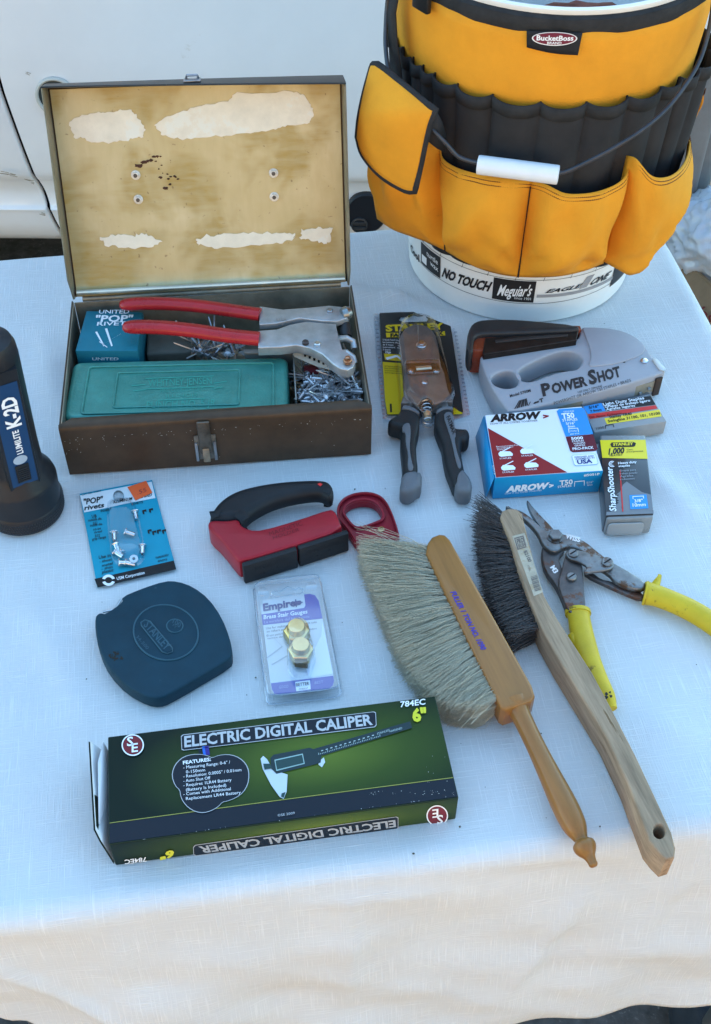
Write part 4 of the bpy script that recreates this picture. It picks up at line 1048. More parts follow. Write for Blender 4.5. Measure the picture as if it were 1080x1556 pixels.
# ---------------- teal rivet blister card
card = [(121, 752), (231, 731), (268, 866), (148, 894)]
pcard = thing('rivet_card', base(card, .0), 'teal and white blister card of threaded rivets with an orange price sticker', 'blister card')
ct = mat('teal_card_print', obs(15, 128, 170), .5, 0, .06, 40)
hole = [V((*on(180+8*cos(t), 754+8.5*sin(t), 0).xy, 0)) for t in [2*pi*i/20 for i in range(20)]]
plate('card', ons(card, 0), .0006, .0018, ct, pcard, .0003, [hole])
P = TP(.0018)
k = MB(); hp = [(180+8.2*cos(t), 754+8.7*sin(t)) for t in [2*pi*i/20 for i in range(21)]]
# white head of the card, cut round the hanging hole
k.px([(121.5, 753), (171.5, 743.5)]+[hp[i] for i in (10,)]+[(171.8, 770)]+[(128, 779)], P)
k.px([(171.5, 743.5), (230.5, 732), (236, 757)]+[(188.5, 766)]+[hp[0], hp[19], hp[18], hp[17], hp[16], hp[15], hp[14], hp[13], hp[12], hp[11], hp[10]], P)
k.px([(171.8, 770), hp[10], hp[9], hp[8], hp[7], hp[6], hp[5], hp[4], hp[3], hp[2], hp[1], hp[0], (188.5, 766)], P)
k.build('printed_head', mat('card_white', (.66, .68, .68), .55, 0, .05, 60), pcard)
k = MB(); k.px([(143.5, 880), (264, 852), (267.5, 865.5), (148.3, 893.2)], P)
k.text('"POP"', (126.5, 767.5), (156, 763), (127, 759), P, .0006, .03); k.text('rivets', (128, 776), (158, 771), (129, 769), P, .0006, .03)
k.text('CAT. NO. 4108-8', (124, 754), (153, 747.5), (124, 751.5), P, .0006); k.text('ALUMINUM THREADED', (172, 766), (231, 754), (172, 761.5), P, .0006, .02); k.text('INSERT', (153, 779), (170, 775.5), (153, 775.5), P, .0006, .01); k.text('RIVETS', (200, 768.5), (217, 765), (200, 765), P, .0006, .01)
for s, a, b, c in (('1/8', (140, 788), (147, 787), (139, 783)), ('outside dia.', (134, 793), (155, 790), (134, 789)), ('5/32', (141, 798), (148, 797), (141, 794)), ('inside dia.', (137, 801), (156, 798), (137, 797.5)), ('10-24', (142, 807), (153, 805), (142, 804)), ('thread', (143, 811.5), (155, 809), (143, 808)), ('3/32', (144, 817), (152, 816), (144, 813)), ('grip range', (140, 822), (161, 818), (140, 818)), ('Use in', (150, 850), (168, 846.5), (150, 845)), ('- sheet', (151, 856), (170, 852), (151, 852)), ('metal', (155, 862), (171, 858), (155, 858)), ('- thin', (154, 867), (171, 863.5), (154, 863)), ('plastic', (155, 872.5), (172.5, 868.5), (155, 867.5)), ('THREADED', (236, 850), (256, 845), (236, 847)), ('RIVETS', (240, 855), (254, 852), (240, 852))):
    k.text(s, a, b, c, P, .0006, .01)
for x, y in ((216, 776), (226, 774), (231, 808), (238, 806), (246, 806), (224, 806)):
    k.px([(x, y), (x+6, y-1.5), (x+6.6, y+2), (x+3, y+1.5), (x+3.4, y+6), (x+.8, y+5)], P, .0006)
k.build('printed_black', BLACK, pcard)
k = MB(); k.text('USM Corporation', (178, 882.5), (220, 873), (177, 878), P, .0009, .015)
def annulus(k, c, ro, ri, P, lift, a0=0, a1=2*pi, sq=.85):
    n = 24; k.grid([[onpl(c[0]+r*cos(a0+(a1-a0)*i/n), c[1]+r*sq*sin(a0+(a1-a0)*i/n), P, lift) for r in (ri, ro)] for i in range(n+1)])
annulus(k, (165, 882.5), 10, 5.5, P, .0009, .3, 2.8); annulus(k, (165, 882.5), 10, 5.5, P, .0009, 3.4, 6.0); k.build('printed_white', WHITE, pcard)
k = MB(); k.px([(193.5, 741), (222, 731.5), (231.5, 749.5), (206, 761.5)], P, .0009); stk = k.build('price_sticker', mat('orange_sticker', (.85, .12, .03), .6, 0, .05, 60), pcard)
k = MB(); k.text('.55', (209, 753), (223, 748), (208, 747), P, .0012); k.build('lettering', mat('faint_ink', (.35, .05, .04), .6), stk)
blis = clear('blister', (.93, .95, .96), 1.6, .05)
bo = smooth([(V((*p.xy, 0))) for p in ons([(164, 772), (172, 765), (186, 762), (199, 765), (206, 775), (219, 838), (215, 852), (203, 859), (188, 860), (176, 853), (170, 838)], 0)], 2)
bc = sum(bo, V((0, 0, 0)))/len(bo)
k = MB(); k.grid([[bc+(p-bc)*f+Z*z for p in bo] for f, z in ((1.12, .0021), (1.0, .0023), (.97, .007), (.9, .0098), (.75, .0105), (.4, .0108), (.02, .0108))], True); k.build('blister', blis, pcard, angle=50)
alu2 = mat('rivet_bright', (.72, .72, .73), .25, 1, .1, 200)
def trivet():
    k = MB(); k.lathe([(.0012, 0), (.0023, .0004), (.0023, .0085), (.0039, .0088), (.0041, .0094), (.0038, .0099), (.0014, .0099), (.0014, .006)], V((0, 0, 0)), Z, 16, False); return k.build('rivet', alu2)
r0 = tag(trivet(), 'short aluminium threaded rivet showing through the clear blister of the teal card', 'rivet', 'threaded rivets in the blister card')
cnt = [True]
TRL = ['standing along the edge under the card title', 'alone near the top under the orange sticker', 'lying across the middle on the diagram side', 'upright just below the one lying across', 'low on the edge nearest the words Use in', 'lying in the middle of the lower heap', 'lowest of the heap, pointing at the card title', 'end on, showing its round flange', 'at the very bottom edge of the blister', 'slanting above the heap on the title side']
for (x, y, dx, dy, dz) in ((174, 822, -.2, 1, .15), (207, 790, -.25, .9, .2), (205, 813, -.9, .2, .2), (216, 842, -.1, 1, .1), (180, 840, -.3, .6, .5), (187, 846, -.8, .45, .1), (196, 855, -.85, -.2, .2), (203, 852, .2, -.5, .9), (206, 858, -.7, .1, .1), (178, 832, .5, -.7, .05)):
    o = put(r0, on(x, y, .0045), V((dx, dy, dz)), None, None, cnt); o['label'] = 'threaded rivet in the teal card, '+TRL.pop(0)

# ---------------- red magnetic tool with black grip
mz = .027
body = [(315, 793), (322, 789), (345, 790), (362, 787), (366, 797), (380, 804), (398, 804), (450, 789), (500, 772), (508, 774), (513, 783), (521, 803), (448, 828), (365, 853), (358, 848), (335, 818), (318, 803)]
mt = thing('magnetic_sweeper', base(body, mz), 'red plastic hand magnet with black rubber grip and two black magnet plates', 'magnet tool')
redp = mat('red_plastic', (.3, .012, .022), .33, 0, .1, 25, .05, 400, wear=(.12, .02, .02), wscale=60, wth=.68)
bpts = [V((p.x, p.y, 0)) for p in ons(body, mz)]
def rsm(p, it=1): return smooth(p, it)
plate('body', rsm(bpts, 1), .001, mz, redp, mt, .0035, res=3)
hand = [(316, 792), (320, 775), (332, 759), (352, 745), (380, 736), (420, 729), (460, 726), (492, 726), (503, 731), (507, 741), (506, 752), (501, 756), (493, 752), (484, 747), (450, 751), (415, 760), (390, 773), (374, 785), (365, 797), (362, 787), (345, 790), (325, 789)]
plate('grip', rsm([V((p.x, p.y, 0)) for p in ons(hand, mz)], 2), .007, mz+.0015, mat('grip_rubber', (.012, .013, .015), .5, 0, .25, 35, .12, 500), mt, .0095, res=4)
k = MB(); k.px([(482, 736), (486, 734), (490, 736), (486.5, 739.5)], TP(mz+.0016), .0004); k.build('grip_mark', RED, mt)
for a, b in (((366.5, 853.5), (448.5, 828.5)), ((451, 827.5), (526.5, 803))):
    A_, B_ = on(*a, mz), on(*b, mz); d = B_-A_; n_ = rz(d.normalized(), -pi/2)
    o = MB().box(A_-Z*(mz-.001), d, n_*.0055, Z*(mz-.002)).build('magnet_plate', mat('magnet_rubber', (.016, .017, .019), .55, 0, .15, 50, .2, 900), mt, .0012)
    PP = (A_+n_*.0055, n_); k = MB()
    for t, z in ((.35, .017), (.35, .009), (.6, .012)):
        c = A_+d*t+n_*.0058; c.z = z; k.lathe([(.0012, 0), (.0009, .0002)], c, n_, 8)
    k.text('HOLDS', None, None, None, fn=lambda u, w: A_+n_*.0058+d*(.2+.6*u)+Z*(.008+.005*w-mz+.008)); k.build('moulded_mark', mat('magnet_rubber_mark', (.014, .014, .015), .6), o)
k = MB(); k.text('MAGNETIC', (410, 815), (460, 798), (408, 809), TP(mz), .0004); k.text('HOLDER', (415, 820), (455, 807), (414, 815), TP(mz), .0004)
P_ = [(403, 818), (464, 797), (470, 800), (467, 806), (408, 825)]
k.build('moulded_lettering', mat('red_relief', (.16, .008, .014), .4), mt)

# ---------------- red ring shaped plastic piece
rz_ = .014
ring_o = [(512, 786), (511, 770), (519, 757), (534, 749), (552, 746), (571, 748), (585, 757), (595, 775), (604, 800), (609, 822), (575, 835), (545, 832), (530, 805)]
ring_h = [(524, 780), (523, 772), (530, 763), (545, 758), (562, 758), (575, 766), (583, 786), (566, 793), (548, 799), (538, 798)]
rg = thing('ring_handle', base(ring_o, 0), 'dark red plastic piece with a D shaped ring, half under the fine bristle brush', 'ring handle')
reddk = mat('dark_red_plastic', (.23, .011, .022), .35, 0, .1, 30)
O_ = rsm([V((p.x, p.y, 0)) for p in ons(ring_o, rz_)], 2); H_ = rsm([V((p.x, p.y, 0)) for p in ons(ring_h, rz_)], 2)
plate('ring', O_, .001, rz_-.004, reddk, rg, .0015, [H_])
oc = sum(O_, V((0, 0, 0)))/len(O_); hc = sum(H_, V((0, 0, 0)))/len(H_)
plate('outer_lip', O_, rz_-.0045, rz_, reddk, rg, .0012, [[oc+(p-oc)*.93 for p in O_]])
plate('inner_lip', [hc+(p-hc)*1.14 for p in H_], rz_-.0045, rz_-.0005, reddk, rg, .0008, [H_])
c = on(579, 805, rz_-.004); MB().lathe([(.0031, 0), (.0031, .0012), (.0018, .0014), (.0016, .0004), (.0, .0004)], c, Z, 18, False).build('eyelet', mat('brass_eyelet', (.4, .3, .16), .35, .9), rg)

# ---------------- blue tape measure
tz = .016
to_ = [(144, 956), (144, 937), (148, 932), (153, 930), (160, 932), (187, 913), (184, 906), (215, 893), (250, 881.5), (270, 882), (293, 890), (317, 908), (337, 937), (349, 968), (353, 990), (349, 1001), (300, 1030), (255, 1056), (240, 1061), (222, 1059), (190, 1042), (163, 1014), (149, 985)]
tm_ = thing('tape_measure', base(to_, 0), 'dark blue plastic case of a long tape measure with raised lettering', 'tape measure')
blue = mat('tape_case_blue', (.007, .034, .052), .5, 0, .18, 30, .22, 1500, spec=.2, wear=(.035, .08, .1), wscale=45, wth=.68)
tp_ = [V((p.x, p.y, 0)) for p in ons(to_, tz)]
tp_ = tp_[:3]+tp_[3:]
plate('case', rsm(tp_, 1), .0005, tz, blue, tm_, .0022, res=3)
ocx, ocy = on(222, 962, tz).xy
# round plateau and raised name plate
oval = [on(252+49*cos(t)+3*sin(t), 961+42*sin(t), tz) for t in [2*pi*i/48 for i in range(48)]]
plate('raised_disc', [V((p.x, p.y, 0)) for p in oval], tz-.0005, tz+.0007, blue, tm_, .0006)
np_ = [(214, 946), (220, 942), (228, 944), (262, 985), (262, 990), (254, 993), (246, 990), (215, 951)]
np2 = plate('name_plate', [V((p.x, p.y, 0)) for p in ons(np_, tz)], tz, tz+.0016, blue, tm_, .0005)
mb = plate('round_badge', [V((p.x, p.y, 0)) for p in ons([(265.5+12.5*cos(t), 951+10*sin(t)) for t in [2*pi*i/24 for i in range(24)]], tz)], tz, tz+.0013, blue, tm_, .0004)
relief = mat('blue_relief', (.03, .085, .115), .42, 0, .1, 60)
k = MB(); k.text('STANLEY', (218, 952.5), (252, 991), (227, 944.5), TP(tz), .002, .02); k.text('100', (262, 948), (273, 956), (265, 941), TP(tz), .0017, .02); k.text('FT', (262, 953), (267, 957), (264, 950), TP(tz), .0017); k.text('34-500', (206, 969), (223, 988), (210, 966), TP(tz), .001)
k.build('raised_lettering', relief, tm_)
k = MB(); q_ = [on(252+49*cos(t)+3*sin(t), 961+42*sin(t), tz+.0006) for t in [2*pi*i/64 for i in range(64)]]; k.tube(q_+q_[:1], .0008, 6); k.build('raised_rim', relief, tm_)
q_ = [on(x, y, tz+.0016) for x, y in np_]; k = MB(); k.tube(q_+q_[:1], .0006, 5); q_ = [on(265.5+12.5*cos(t), 951+10*sin(t), tz+.0012) for t in [2*pi*i/24 for i in range(24)]]; k.tube(q_+q_[:1], .0006, 5); k.build('raised_outline', relief, tm_)
k = MB(); a, b = on(156, 930, .008), on(184, 911, .008); k.tube([a+Z*.0, (a+b)/2+V((.003, -.004, 0)), b], .0012, 8); k.build('wire_loop', STEEL, tm_)
k = MB()
for i in range(26):
    t = random.uniform(0, 6.28); r = random.uniform(0, 1)**.5*10; x, y = 178+r*cos(t)*1.2, 997+r*sin(t)*.7
    w = random.uniform(.6, 2.4); k.px([(x+w*random.uniform(.5, 1.3)*cos(q*1.05), y+w*random.uniform(.4, 1)*sin(q*1.05)) for q in range(6)], TP(tz), .0002+random.uniform(0, .0002))
tag(k.build('dirt_spots', mat('brown_dirt', (.035, .026, .018), .9), tm_), kind='stuff')

# ---------------- stair gauge clamshell
eo = [(384, 900), (388, 893), (396, 889.5), (476, 879), (484, 880), (488, 887), (518.5, 1050), (517, 1057), (510, 1060.5), (416, 1071), (408, 1070), (405, 1064)]
ep = thing('stair_gauge_pack', base(eo, 0), 'clear plastic clamshell with violet and white card holding two brass gauges', 'blister pack')
shell = clear('clamshell', (.91, .945, .97), 2.4, .06)
sedge = clear('clamshell_rim', (.74, .79, .84), 5, .15)
E_ = smooth([V((p.x, p.y, 0)) for p in ons(eo, .001)], 1); ec = sum(E_, V((0, 0, 0)))/len(E_)
k = MB(); k.grid([[ec+(p-ec)*f+Z*z for p in E_] for f, z in ((1.0, .0012), (1.0, .0022), (.965, .0024), (.95, .0105), (.94, .0112), (.88, .0112), (.6, .0112), (.02, .0112))], True)
sh_ = k.build('clamshell', shell, ep, angle=40)
k = MB()
for f, z in ((1.0, .0018), (.95, .0108)):
    lp_ = [ec+(p-ec)*f+Z*z for p in E_]; k.tube(lp_+lp_[:1], .0006, 5)
hp2 = [on(x, y, .0118) for x, y in ((412, 905), (412, 900), (418, 897.5), (426, 898), (437, 891.5), (449, 896), (454, 892.8), (460, 895), (460, 900), (455, 902.5), (420, 907), (412, 905))]
k.tube(hp2, .0005, 5); k.build('clamshell_edge', sedge, ep)
for c in ((399, 899.5), (472.5, 891)):
    o_ = on(c[0], c[1], .0115); MB().lathe([(.0052, 0), (.0048, .0012), (.004, .0016), (.0, .0016)], o_, Z, 20, False).build('stud', shell, ep)
cz = .0085; P = TP(cz)
cpts = [(396, 921), (400, 912), (470, 902), (479, 904), (485, 913), (508, 1034), (506, 1043), (500, 1048), (425, 1057), (416, 1055), (412, 1048)]
cd = plate('card', [V((p.x, p.y, 0)) for p in ons(cpts, cz)], cz-.0006, cz, mat('card_pale_grey', (.6, .61, .62), .4), ep, .0002)
vio = mat('violet_print', (.055, .06, .32), .4)
k = MB(); k.px([(397, 934), (462, 924), (464, 920), (462, 903.5), (470, 902.5), (478, 904.5), (484, 913), (490, 940), (399, 950)], P)
k.px([(411.5, 1038.5), (506, 1027), (507.5, 1035), (505.5, 1042), (499.5, 1047), (425, 1056), (417, 1054.5), (413, 1048)], P); k.build('printed_violet', vio, cd)
k = MB(); k.px([(490, 944), (506, 1024), (470, 1030), (462, 1010), (476, 990), (488, 966)], P); k.px([(448.5, 1037), (471, 1034), (472, 1048), (450, 1051)], P, .0006)
k.text('Brass Stair Gauges', (400.5, 941.5), (467, 932.5), (400.5, 935.5), P, .0006, .02); k.build('printed_white', mat('card_white2', (.74, .76, .79), .45), cd)
k = MB(); k.text('La escalera del laton mide', (401.5, 948), (470, 939), (401.5, 944), P, .0006); k.text('GOOD', (424, 1047), (438, 1045.5), (424, 1042.5), P, .0006); k.text('BEST', (478, 1040), (491, 1038.5), (478, 1036), P, .0006); k.build('printed_lilac', mat('lilac_print', (.3, .32, .6), .45), cd)
k = MB(); k.text('Empire', (400, 929), (449.5, 921), (399, 918.5), P, .0006, .04); ecx, ecy = 451, 917
k.px([(443, 917.5), (447, 914.5), (456, 913), (459, 916), (456, 919.5), (448, 920.5)], P, .0006); k.px([(448, 911.5), (450, 911.3), (451, 923), (449.5, 923.3)], P, .0007); k.px([(440, 918.6), (460, 915.3), (460.2, 916.4), (440.2, 919.7)], P, .0008); k.build('printed_navy', mat('navy_print', (.02, .035, .17), .45), cd)
k = MB(); k.text('Use for making fast repeat angle cuts', (404, 957), (481, 947), (404, 953.5), P, .0006); k.text('on rafters and stairs', (405, 962), (446, 956.5), (405, 958.5), P, .0006); k.text('El uso para fijar', (405, 968), (435, 964), (405, 965), P, .0006); k.text('rapidos', (463, 959), (481, 956.5), (463, 956.5), P, .0006); k.text('vertice del', (406, 972), (430, 969), (406, 969.5), P, .0006)
k.text('BETTER', (450, 1044), (470, 1041.5), (449.6, 1039.2), P, .0009, .02); k.text('mejor', (454, 1049.3), (468, 1047.5), (454, 1046), P, .0009)
k.build('printed_grey', mat('dark_grey_print', (.07, .07, .09), .5), cd)
k = MB()
for a, b in (((404, 1000), (428, 982)), ((428, 982), (416, 970)), ((412, 1010), (436, 996)), ((436, 996), (440, 1020))): k.px([a, b, (b[0]+1.4, b[1]+1), (a[0]+1.4, a[1]+1)], P, .0004)
k.build('printed_line', mat('grey_line', (.4, .42, .44), .5), cd)
brass = mat('brass', (.62, .46, .2), .3, 1, .12, 120, .05, 600)
for i, (x, y, r) in enumerate(((451, 969, 0), (457.5, 997, 1))):
    g = thing('stair_gauge', tuple(on(x, y, .0092)), ('hexagonal brass stair gauge sealed in the pack, the upper one nearer the hanging hole', 'hexagonal brass stair gauge sealed in the pack, the lower one nearer the violet strip')[i], 'gauge', 'brass stair gauges in the clear pack')
    c = on(x, y, .0092)
    k = MB(); hexnut(c, Z, .0118, .012, mb=k); k.build('hex_body', brass, g, .0006, angle=30)
    MB().lathe([(.0082, 0), (.0078, .0008), (.0076, .005), (.007, .0058), (.0, .0059)], c+Z*.012, Z, 28, False).build('thumb_screw', brass, g, angle=40)
    MB().box(c+V((-.005, -.0125, .002)), V((.011, -.0015, 0)), V((.0003, .003, 0)), Z*.007).build('slot', mat('brass_slot', (.2, .14, .08), .4, .8), g)
bb = [(438, 968), (444, 955), (456, 952), (466, 958), (472, 968), (473, 985), (480, 1000), (474, 1018), (470, 1028), (444, 1032), (436, 1010), (440, 990)]
B_ = smooth([V((p.x, p.y, 0)) for p in ons(bb, .012)], 2); bc = sum(B_, V((0, 0, 0)))/len(B_)
MB().grid([[bc+(p-bc)*f+Z*z for p in B_] for f, z in ((1.06, .0114), (1.0, .012), (.96, .026), (.9, .029), (.5, .0295), (.02, .0295))], True).build('bubble', shell, ep, angle=50)

# ---------------- caliper carton
ca = radians(8.8009); cux = V((cos(ca), sin(ca), 0)); cuy = V((-sin(ca), cos(ca), 0)); co = V((-.1787, .3975, 0)); cw, cdp, ch = .261, .0919, .0331
def CB(a, b, c=0.0): return co+cux*a+cuy*b+Z*c
cal = thing('caliper_box', tuple(CB(cw/2, cdp/2)), 'long dark green printed carton for an electric caliper, its end flap open', 'box')
gm_ = bpy.data.materials.new('green_gradient_print'); gm_.use_nodes = True
def _gm():
    t = gm_.node_tree; N = t.nodes; L = t.links; p = N['Principled BSDF']; p.inputs['Roughness'].default_value = .38; p.inputs['Specular IOR Level'].default_value = .14
    tc = N.new('ShaderNodeUVMap'); tc.uv_map = 'flat'
    sx = N.new('ShaderNodeSeparateXYZ'); L.new(tc.outputs[0], sx.inputs[0])
    cr = N.new('ShaderNodeVectorMath'); cr.operation = 'DISTANCE'; mp = N.new('ShaderNodeMapping'); mp.inputs['Scale'].default_value = (1, 1, 1); L.new(tc.outputs[0], mp.inputs[0]); L.new(mp.outputs[0], cr.inputs[0]); cr.inputs[1].default_value = (.5, .5, 0)
    r = N.new('ShaderNodeValToRGB'); e = r.color_ramp.elements
    e[0].position = .0; e[0].color = (.11, .16, .02, 1); e[1].position = .55; e[1].color = (.004, .012, .007, 1)
    q = e.new(.25); q.color = (.036, .066, .01, 1)
    L.new(cr.outputs[1], r.inputs[0])
    n = N.new('ShaderNodeTexNoise'); n.inputs['Scale'].default_value = 90; n.inputs['Detail'].default_value = 6; L.new(tc.outputs[0], n.inputs[0])
    L.new(r.outputs[0], p.inputs['Base Color'])
_gm()
def uvface(k, uv, name, m, parent, bev=0):
    o = k.build(name, m, parent); u = o.data.uv_layers.new(name='flat')
    for l in o.data.loops: u.data[l.index].uv = uv[l.vertex_index]
    return o
e_ = .0004
k = MB(); k.box(CB(0, 0, 0), cux*cw, cuy*cdp, Z*ch); k.build('carton', mat('carton_green_edge', (.02, .035, .02), .4, wear=(.5, .5, .45), wscale=120, wth=.7), cal, .0009)
def bulge(u, v): return .0011*sin(pi*u)*sin(pi*v)
nu, nv = 20, 10
k = MB().grid([[CB(.0006+(cw-.0012)*u/nu, .0006+(cdp-.0012)*v/nv, ch+.0002+bulge(u/nu, v/nv)) for v in range(nv+1)] for u in range(nu+1)])
top_uv = [(.5+(u/nu-.62)*.95, .5+(v/nv-.55)*.85) for u in range(nu+1) for v in range(nv+1)]
ct_ = uvface(k, top_uv, 'top_print', gm_, cal)
k = MB().grid([[CB(.0008+(cw-.0016)*u/nu, -.0002, .0006+(ch-.0012)*v/4) for v in range(5)] for u in range(nu+1)])
cf_ = uvface(k, [(.5+(u/nu-.6)*.9, .5+(v/4-.5)*.5) for u in range(nu+1) for v in range(5)], 'front_print', gm_, cal)
P = TP(ch); FPl = (CB(0, 0, 0), -cuy)
LT = .0018
navy = mat('navy_band_print', (.008, .012, .02), .4, spec=.2); k = MB()
# dark band along the front edge of the top
k.add([CB(.0008+(cw-.0016)*i/20, b, ch+.0005+bulge(i/20, b/cdp)) for i in range(21) for b in (.0008, .0165)], [(2*i, 2*i+2, 2*i+3, 2*i+1) for i in range(20)])
k.px([(276, 1121.5), (279, 1119), (567, 1084), (570, 1085.5), (571, 1103), (568.5, 1106), (280, 1141.5), (277, 1140)], P, LT)
# speech-bubble shaped panel
def cloudpx():
    out = []
    for cx_2, cy_2, rx, ry, t0, t1 in ((297, 1180, 33, 28, 150, 270), (300, 1170, 27, 22, 270, 330), (348, 1177, 30, 28, 270, 400), (345, 1195, 30, 24, 10, 60), (308, 1210, 34, 27, 40, 165)):
        for i in range(9):
            t = radians(t0+(t1-t0)*i/8); out.append((cx_2+rx*cos(t), cy_2+ry*sin(t)))
    return out
cp = [(262, 1182), (264, 1170), (270, 1160), (280, 1152), (293, 1148.5), (307, 1148.5), (317, 1151), (322, 1154), (332, 1150), (345, 1148.5), (358, 1151), (369, 1158), (376, 1168), (378, 1180), (376, 1194), (369, 1206), (358, 1214), (345, 1219), (338, 1220), (332, 1227), (322, 1233), (310, 1236.5), (298, 1235), (287, 1229), (279, 1220), (275, 1211), (274, 1202), (267, 1196)]
cp = [(x, y) for x, y, z in smooth([(x, y, 0) for x, y in cp], 1)]
k.px(cp, P, LT)
k.px([(301, 1137), (305, 1136.5), (307, 1150), (303, 1150)], P, LT)
k.px([(294, 1287), (297, 1283.5), (601, 1240.5), (604, 1242), (604, 1256), (602, 1258.5), (298, 1298.5), (294.5, 1297)], FPl, .0006)
k.build('printed_navy', navy, cal)
k = MB()
n_ = len(cp); cc = (sum(p[0] for p in cp)/n_, sum(p[1] for p in cp)/n_)
k.grid([[onpl(cc[0]+(x-cc[0])*f, cc[1]+(y-cc[1])*f, P, LT+.0001) for x, y in cp] for f in (1.0, 1.02)], True)
for fr_, Pq, lf_ in (([(276, 1121.5), (279, 1119), (567, 1084), (570, 1085.5), (571, 1103), (568.5, 1106), (280, 1141.5), (277, 1140)], P, LT), ([(294, 1287), (297, 1283.5), (601, 1240.5), (604, 1242), (604, 1256), (602, 1258.5), (298, 1298.5), (294.5, 1297)], FPl, .0006)):
    c2 = (sum(p[0] for p in fr_)/8, sum(p[1] for p in fr_)/8)
    fr2 = [(x+(.9 if x > c2[0] else -.9), y+(.9 if y > c2[1]+(x-c2[0])*-.125 else -.9)) for x, y in fr_]
    k.grid([[onpl(x, y, Pq, lf_+.0001) for x, y in q] for q in (fr_, fr2)], True)
grey = mat('silver_print', (.42, .43, .44), .35, .2)
k.text('ELECTRIC DIGITAL CALIPER', (280.5, 1137.5), (566.5, 1103), (280, 1121.5), P, LT+.0004, .03)
k.text('ELECTRIC DIGITAL CALIPER', (600, 1244.5), (301, 1285), (601.5, 1254.5), FPl, .001, .03)
k.text('©SE 2009', (422, 1243), (448, 1239), (421.5, 1239.5), P, LT+.0004)
k.build('printed_silver', grey, cal)
k = MB(); k.text('FEATURES:', (278.5, 1164), (321, 1158.5), (278, 1159), P, LT+.0006, .03)
for i, s in enumerate(('- Measuring Range: 0-6" /', '  0-150mm', '- Resolution: 0.0005" / 0.01mm', '- Auto Shut Off', '- Requires 1LR44 Battery', '  (Battery Is Included)', '- Comes with Additional', '  Replacement LR44 Battery')):
    ln_ = (71, 29, 88, 41, 73, 61, 72, 83)[i]; x0 = 279+(4 if s[0] == ' ' else 0); y0 = 1171+i*6.75
    k.text(s.strip(), (x0, y0), (x0+ln_, y0-ln_*.118), (x0-.3, y0-4.6), P, LT+.0006, .0)
k.text('784EC', (608, 1076.5), (646, 1072), (608, 1068), P, LT, .02)
k.text('784EC', (222, 1300.5), (189, 1305), (222.5, 1307), FPl, .001, .02)
def se(k, c, r, Pq, lift, flip):
    s = -1 if flip else 1; n = 36
    k.grid([[onpl(c[0]+q*cos(2*pi*i/n), c[1]+q*.97*sin(2*pi*i/n), Pq, lift) for i in range(n)] for q in (r*.94, r*1.06)], True)
    k.text('S', (c[0]-s*r*.55, c[1]+s*r*.12), (c[0]+s*r*.05, c[1]+s*r*.05), (c[0]-s*r*.55, c[1]-s*r*.72), Pq, lift+.0003, .02)
    k.text('E', (c[0]-s*r*.1, c[1]+s*r*.7), (c[0]+s*r*.5, c[1]+s*r*.62), (c[0]-s*r*.1, c[1]-s*r*.1), Pq, lift+.0003, .02)
se(k, (202, 1134), 16, P, LT, False); se(k, (664, 1238.5), 15.5, FPl, .0006, True)
k.build('printed_white', WHITE, cal)
k = MB()
for c, r, Pq, lift in (((202, 1134), 16, P, LT-.0002), ((664, 1238.5), 15.5, FPl, .0004)):
    k.poly([onpl(c[0]+r*cos(2*pi*i/36), c[1]+r*.97*sin(2*pi*i/36), Pq, lift) for i in range(36)])
k.build('printed_roundel', mat('maroon_print', (.17, .014, .02), .4), cal)
k = MB(); k.text('6"', (627, 1098), (649, 1096), (625, 1080), P, LT, .05); k.text('6"', (264, 1290), (242, 1294.5), (264.5, 1300), FPl, .001, .05)
k.build('printed_yellow', mat('lime_print', (.62, .58, .03), .4), cal)
k = MB(); k.add([CB(.0008+(cw-.0016)*i/20, b, ch+.0009+bulge(i/20, b/cdp)) for i in range(21) for b in (.0166, .0172)], [(2*i, 2*i+2, 2*i+3, 2*i+1) for i in range(20)]); k.build('printed_gold_line', mat('gold_line', (.3, .28, .06), .4), cal)
k = MB(); k.px([(307, 1136.5), (311, 1136), (313, 1149), (309, 1149)], P, LT+.0001); k.build('printed_blue', mat('blue_stripe', (.02, .12, .5), .4), cal)
k = MB(); k.px([(311, 1136), (317, 1135), (319, 1149), (313, 1149)], P, LT+.0001); k.build('printed_indigo', mat('indigo_stripe', (.03, .02, .2), .4), cal)
# pictured caliper
k = MB(); k.px([(473, 1141), (623, 1098), (626, 1108), (490, 1150)], P, LT+.0001); k.px([(411, 1154), (416, 1149), (470, 1138.5), (478, 1141), (489, 1147), (487, 1161), (478, 1164), (420, 1178), (412, 1170)], P, LT+.0004); k.build('printed_caliper_dark', mat('caliper_dark_print', (.012, .03, .035), .35), cal)
k = MB(); k.px([(396, 1155), (400, 1150.5), (406, 1156), (413, 1168), (425, 1175), (437, 1179), (435.5, 1205), (431, 1216), (425, 1213), (412, 1195), (399, 1170)], P, LT+.0002); k.px([(484, 1159), (492, 1153), (494, 1160), (489, 1168), (484, 1164)], P, LT+.0002)
k.build('printed_caliper_jaw', mat('jaw_print', (.5, .56, .58), .3), cal)
k = MB(); k.px([(417, 1157), (460, 1147.5), (463, 1163), (420, 1174)], P, LT+.0006); k.build('printed_display_rim', mat('display_rim', (.3, .45, .42), .3), cal)
k = MB(); k.px([(418.5, 1158.5), (459, 1149.5), (461.5, 1162), (421, 1172)], P, LT+.0008); k.px([(400, 1163), (410, 1163), (414, 1170), (402, 1172)], P, LT+.0008); k.px([(428, 1208), (434, 1206), (431, 1215), (427, 1213)], P, LT+.0008); k.build('printed_display', mat('display_print', (.015, .05, .05), .3), cal)
k = MB()
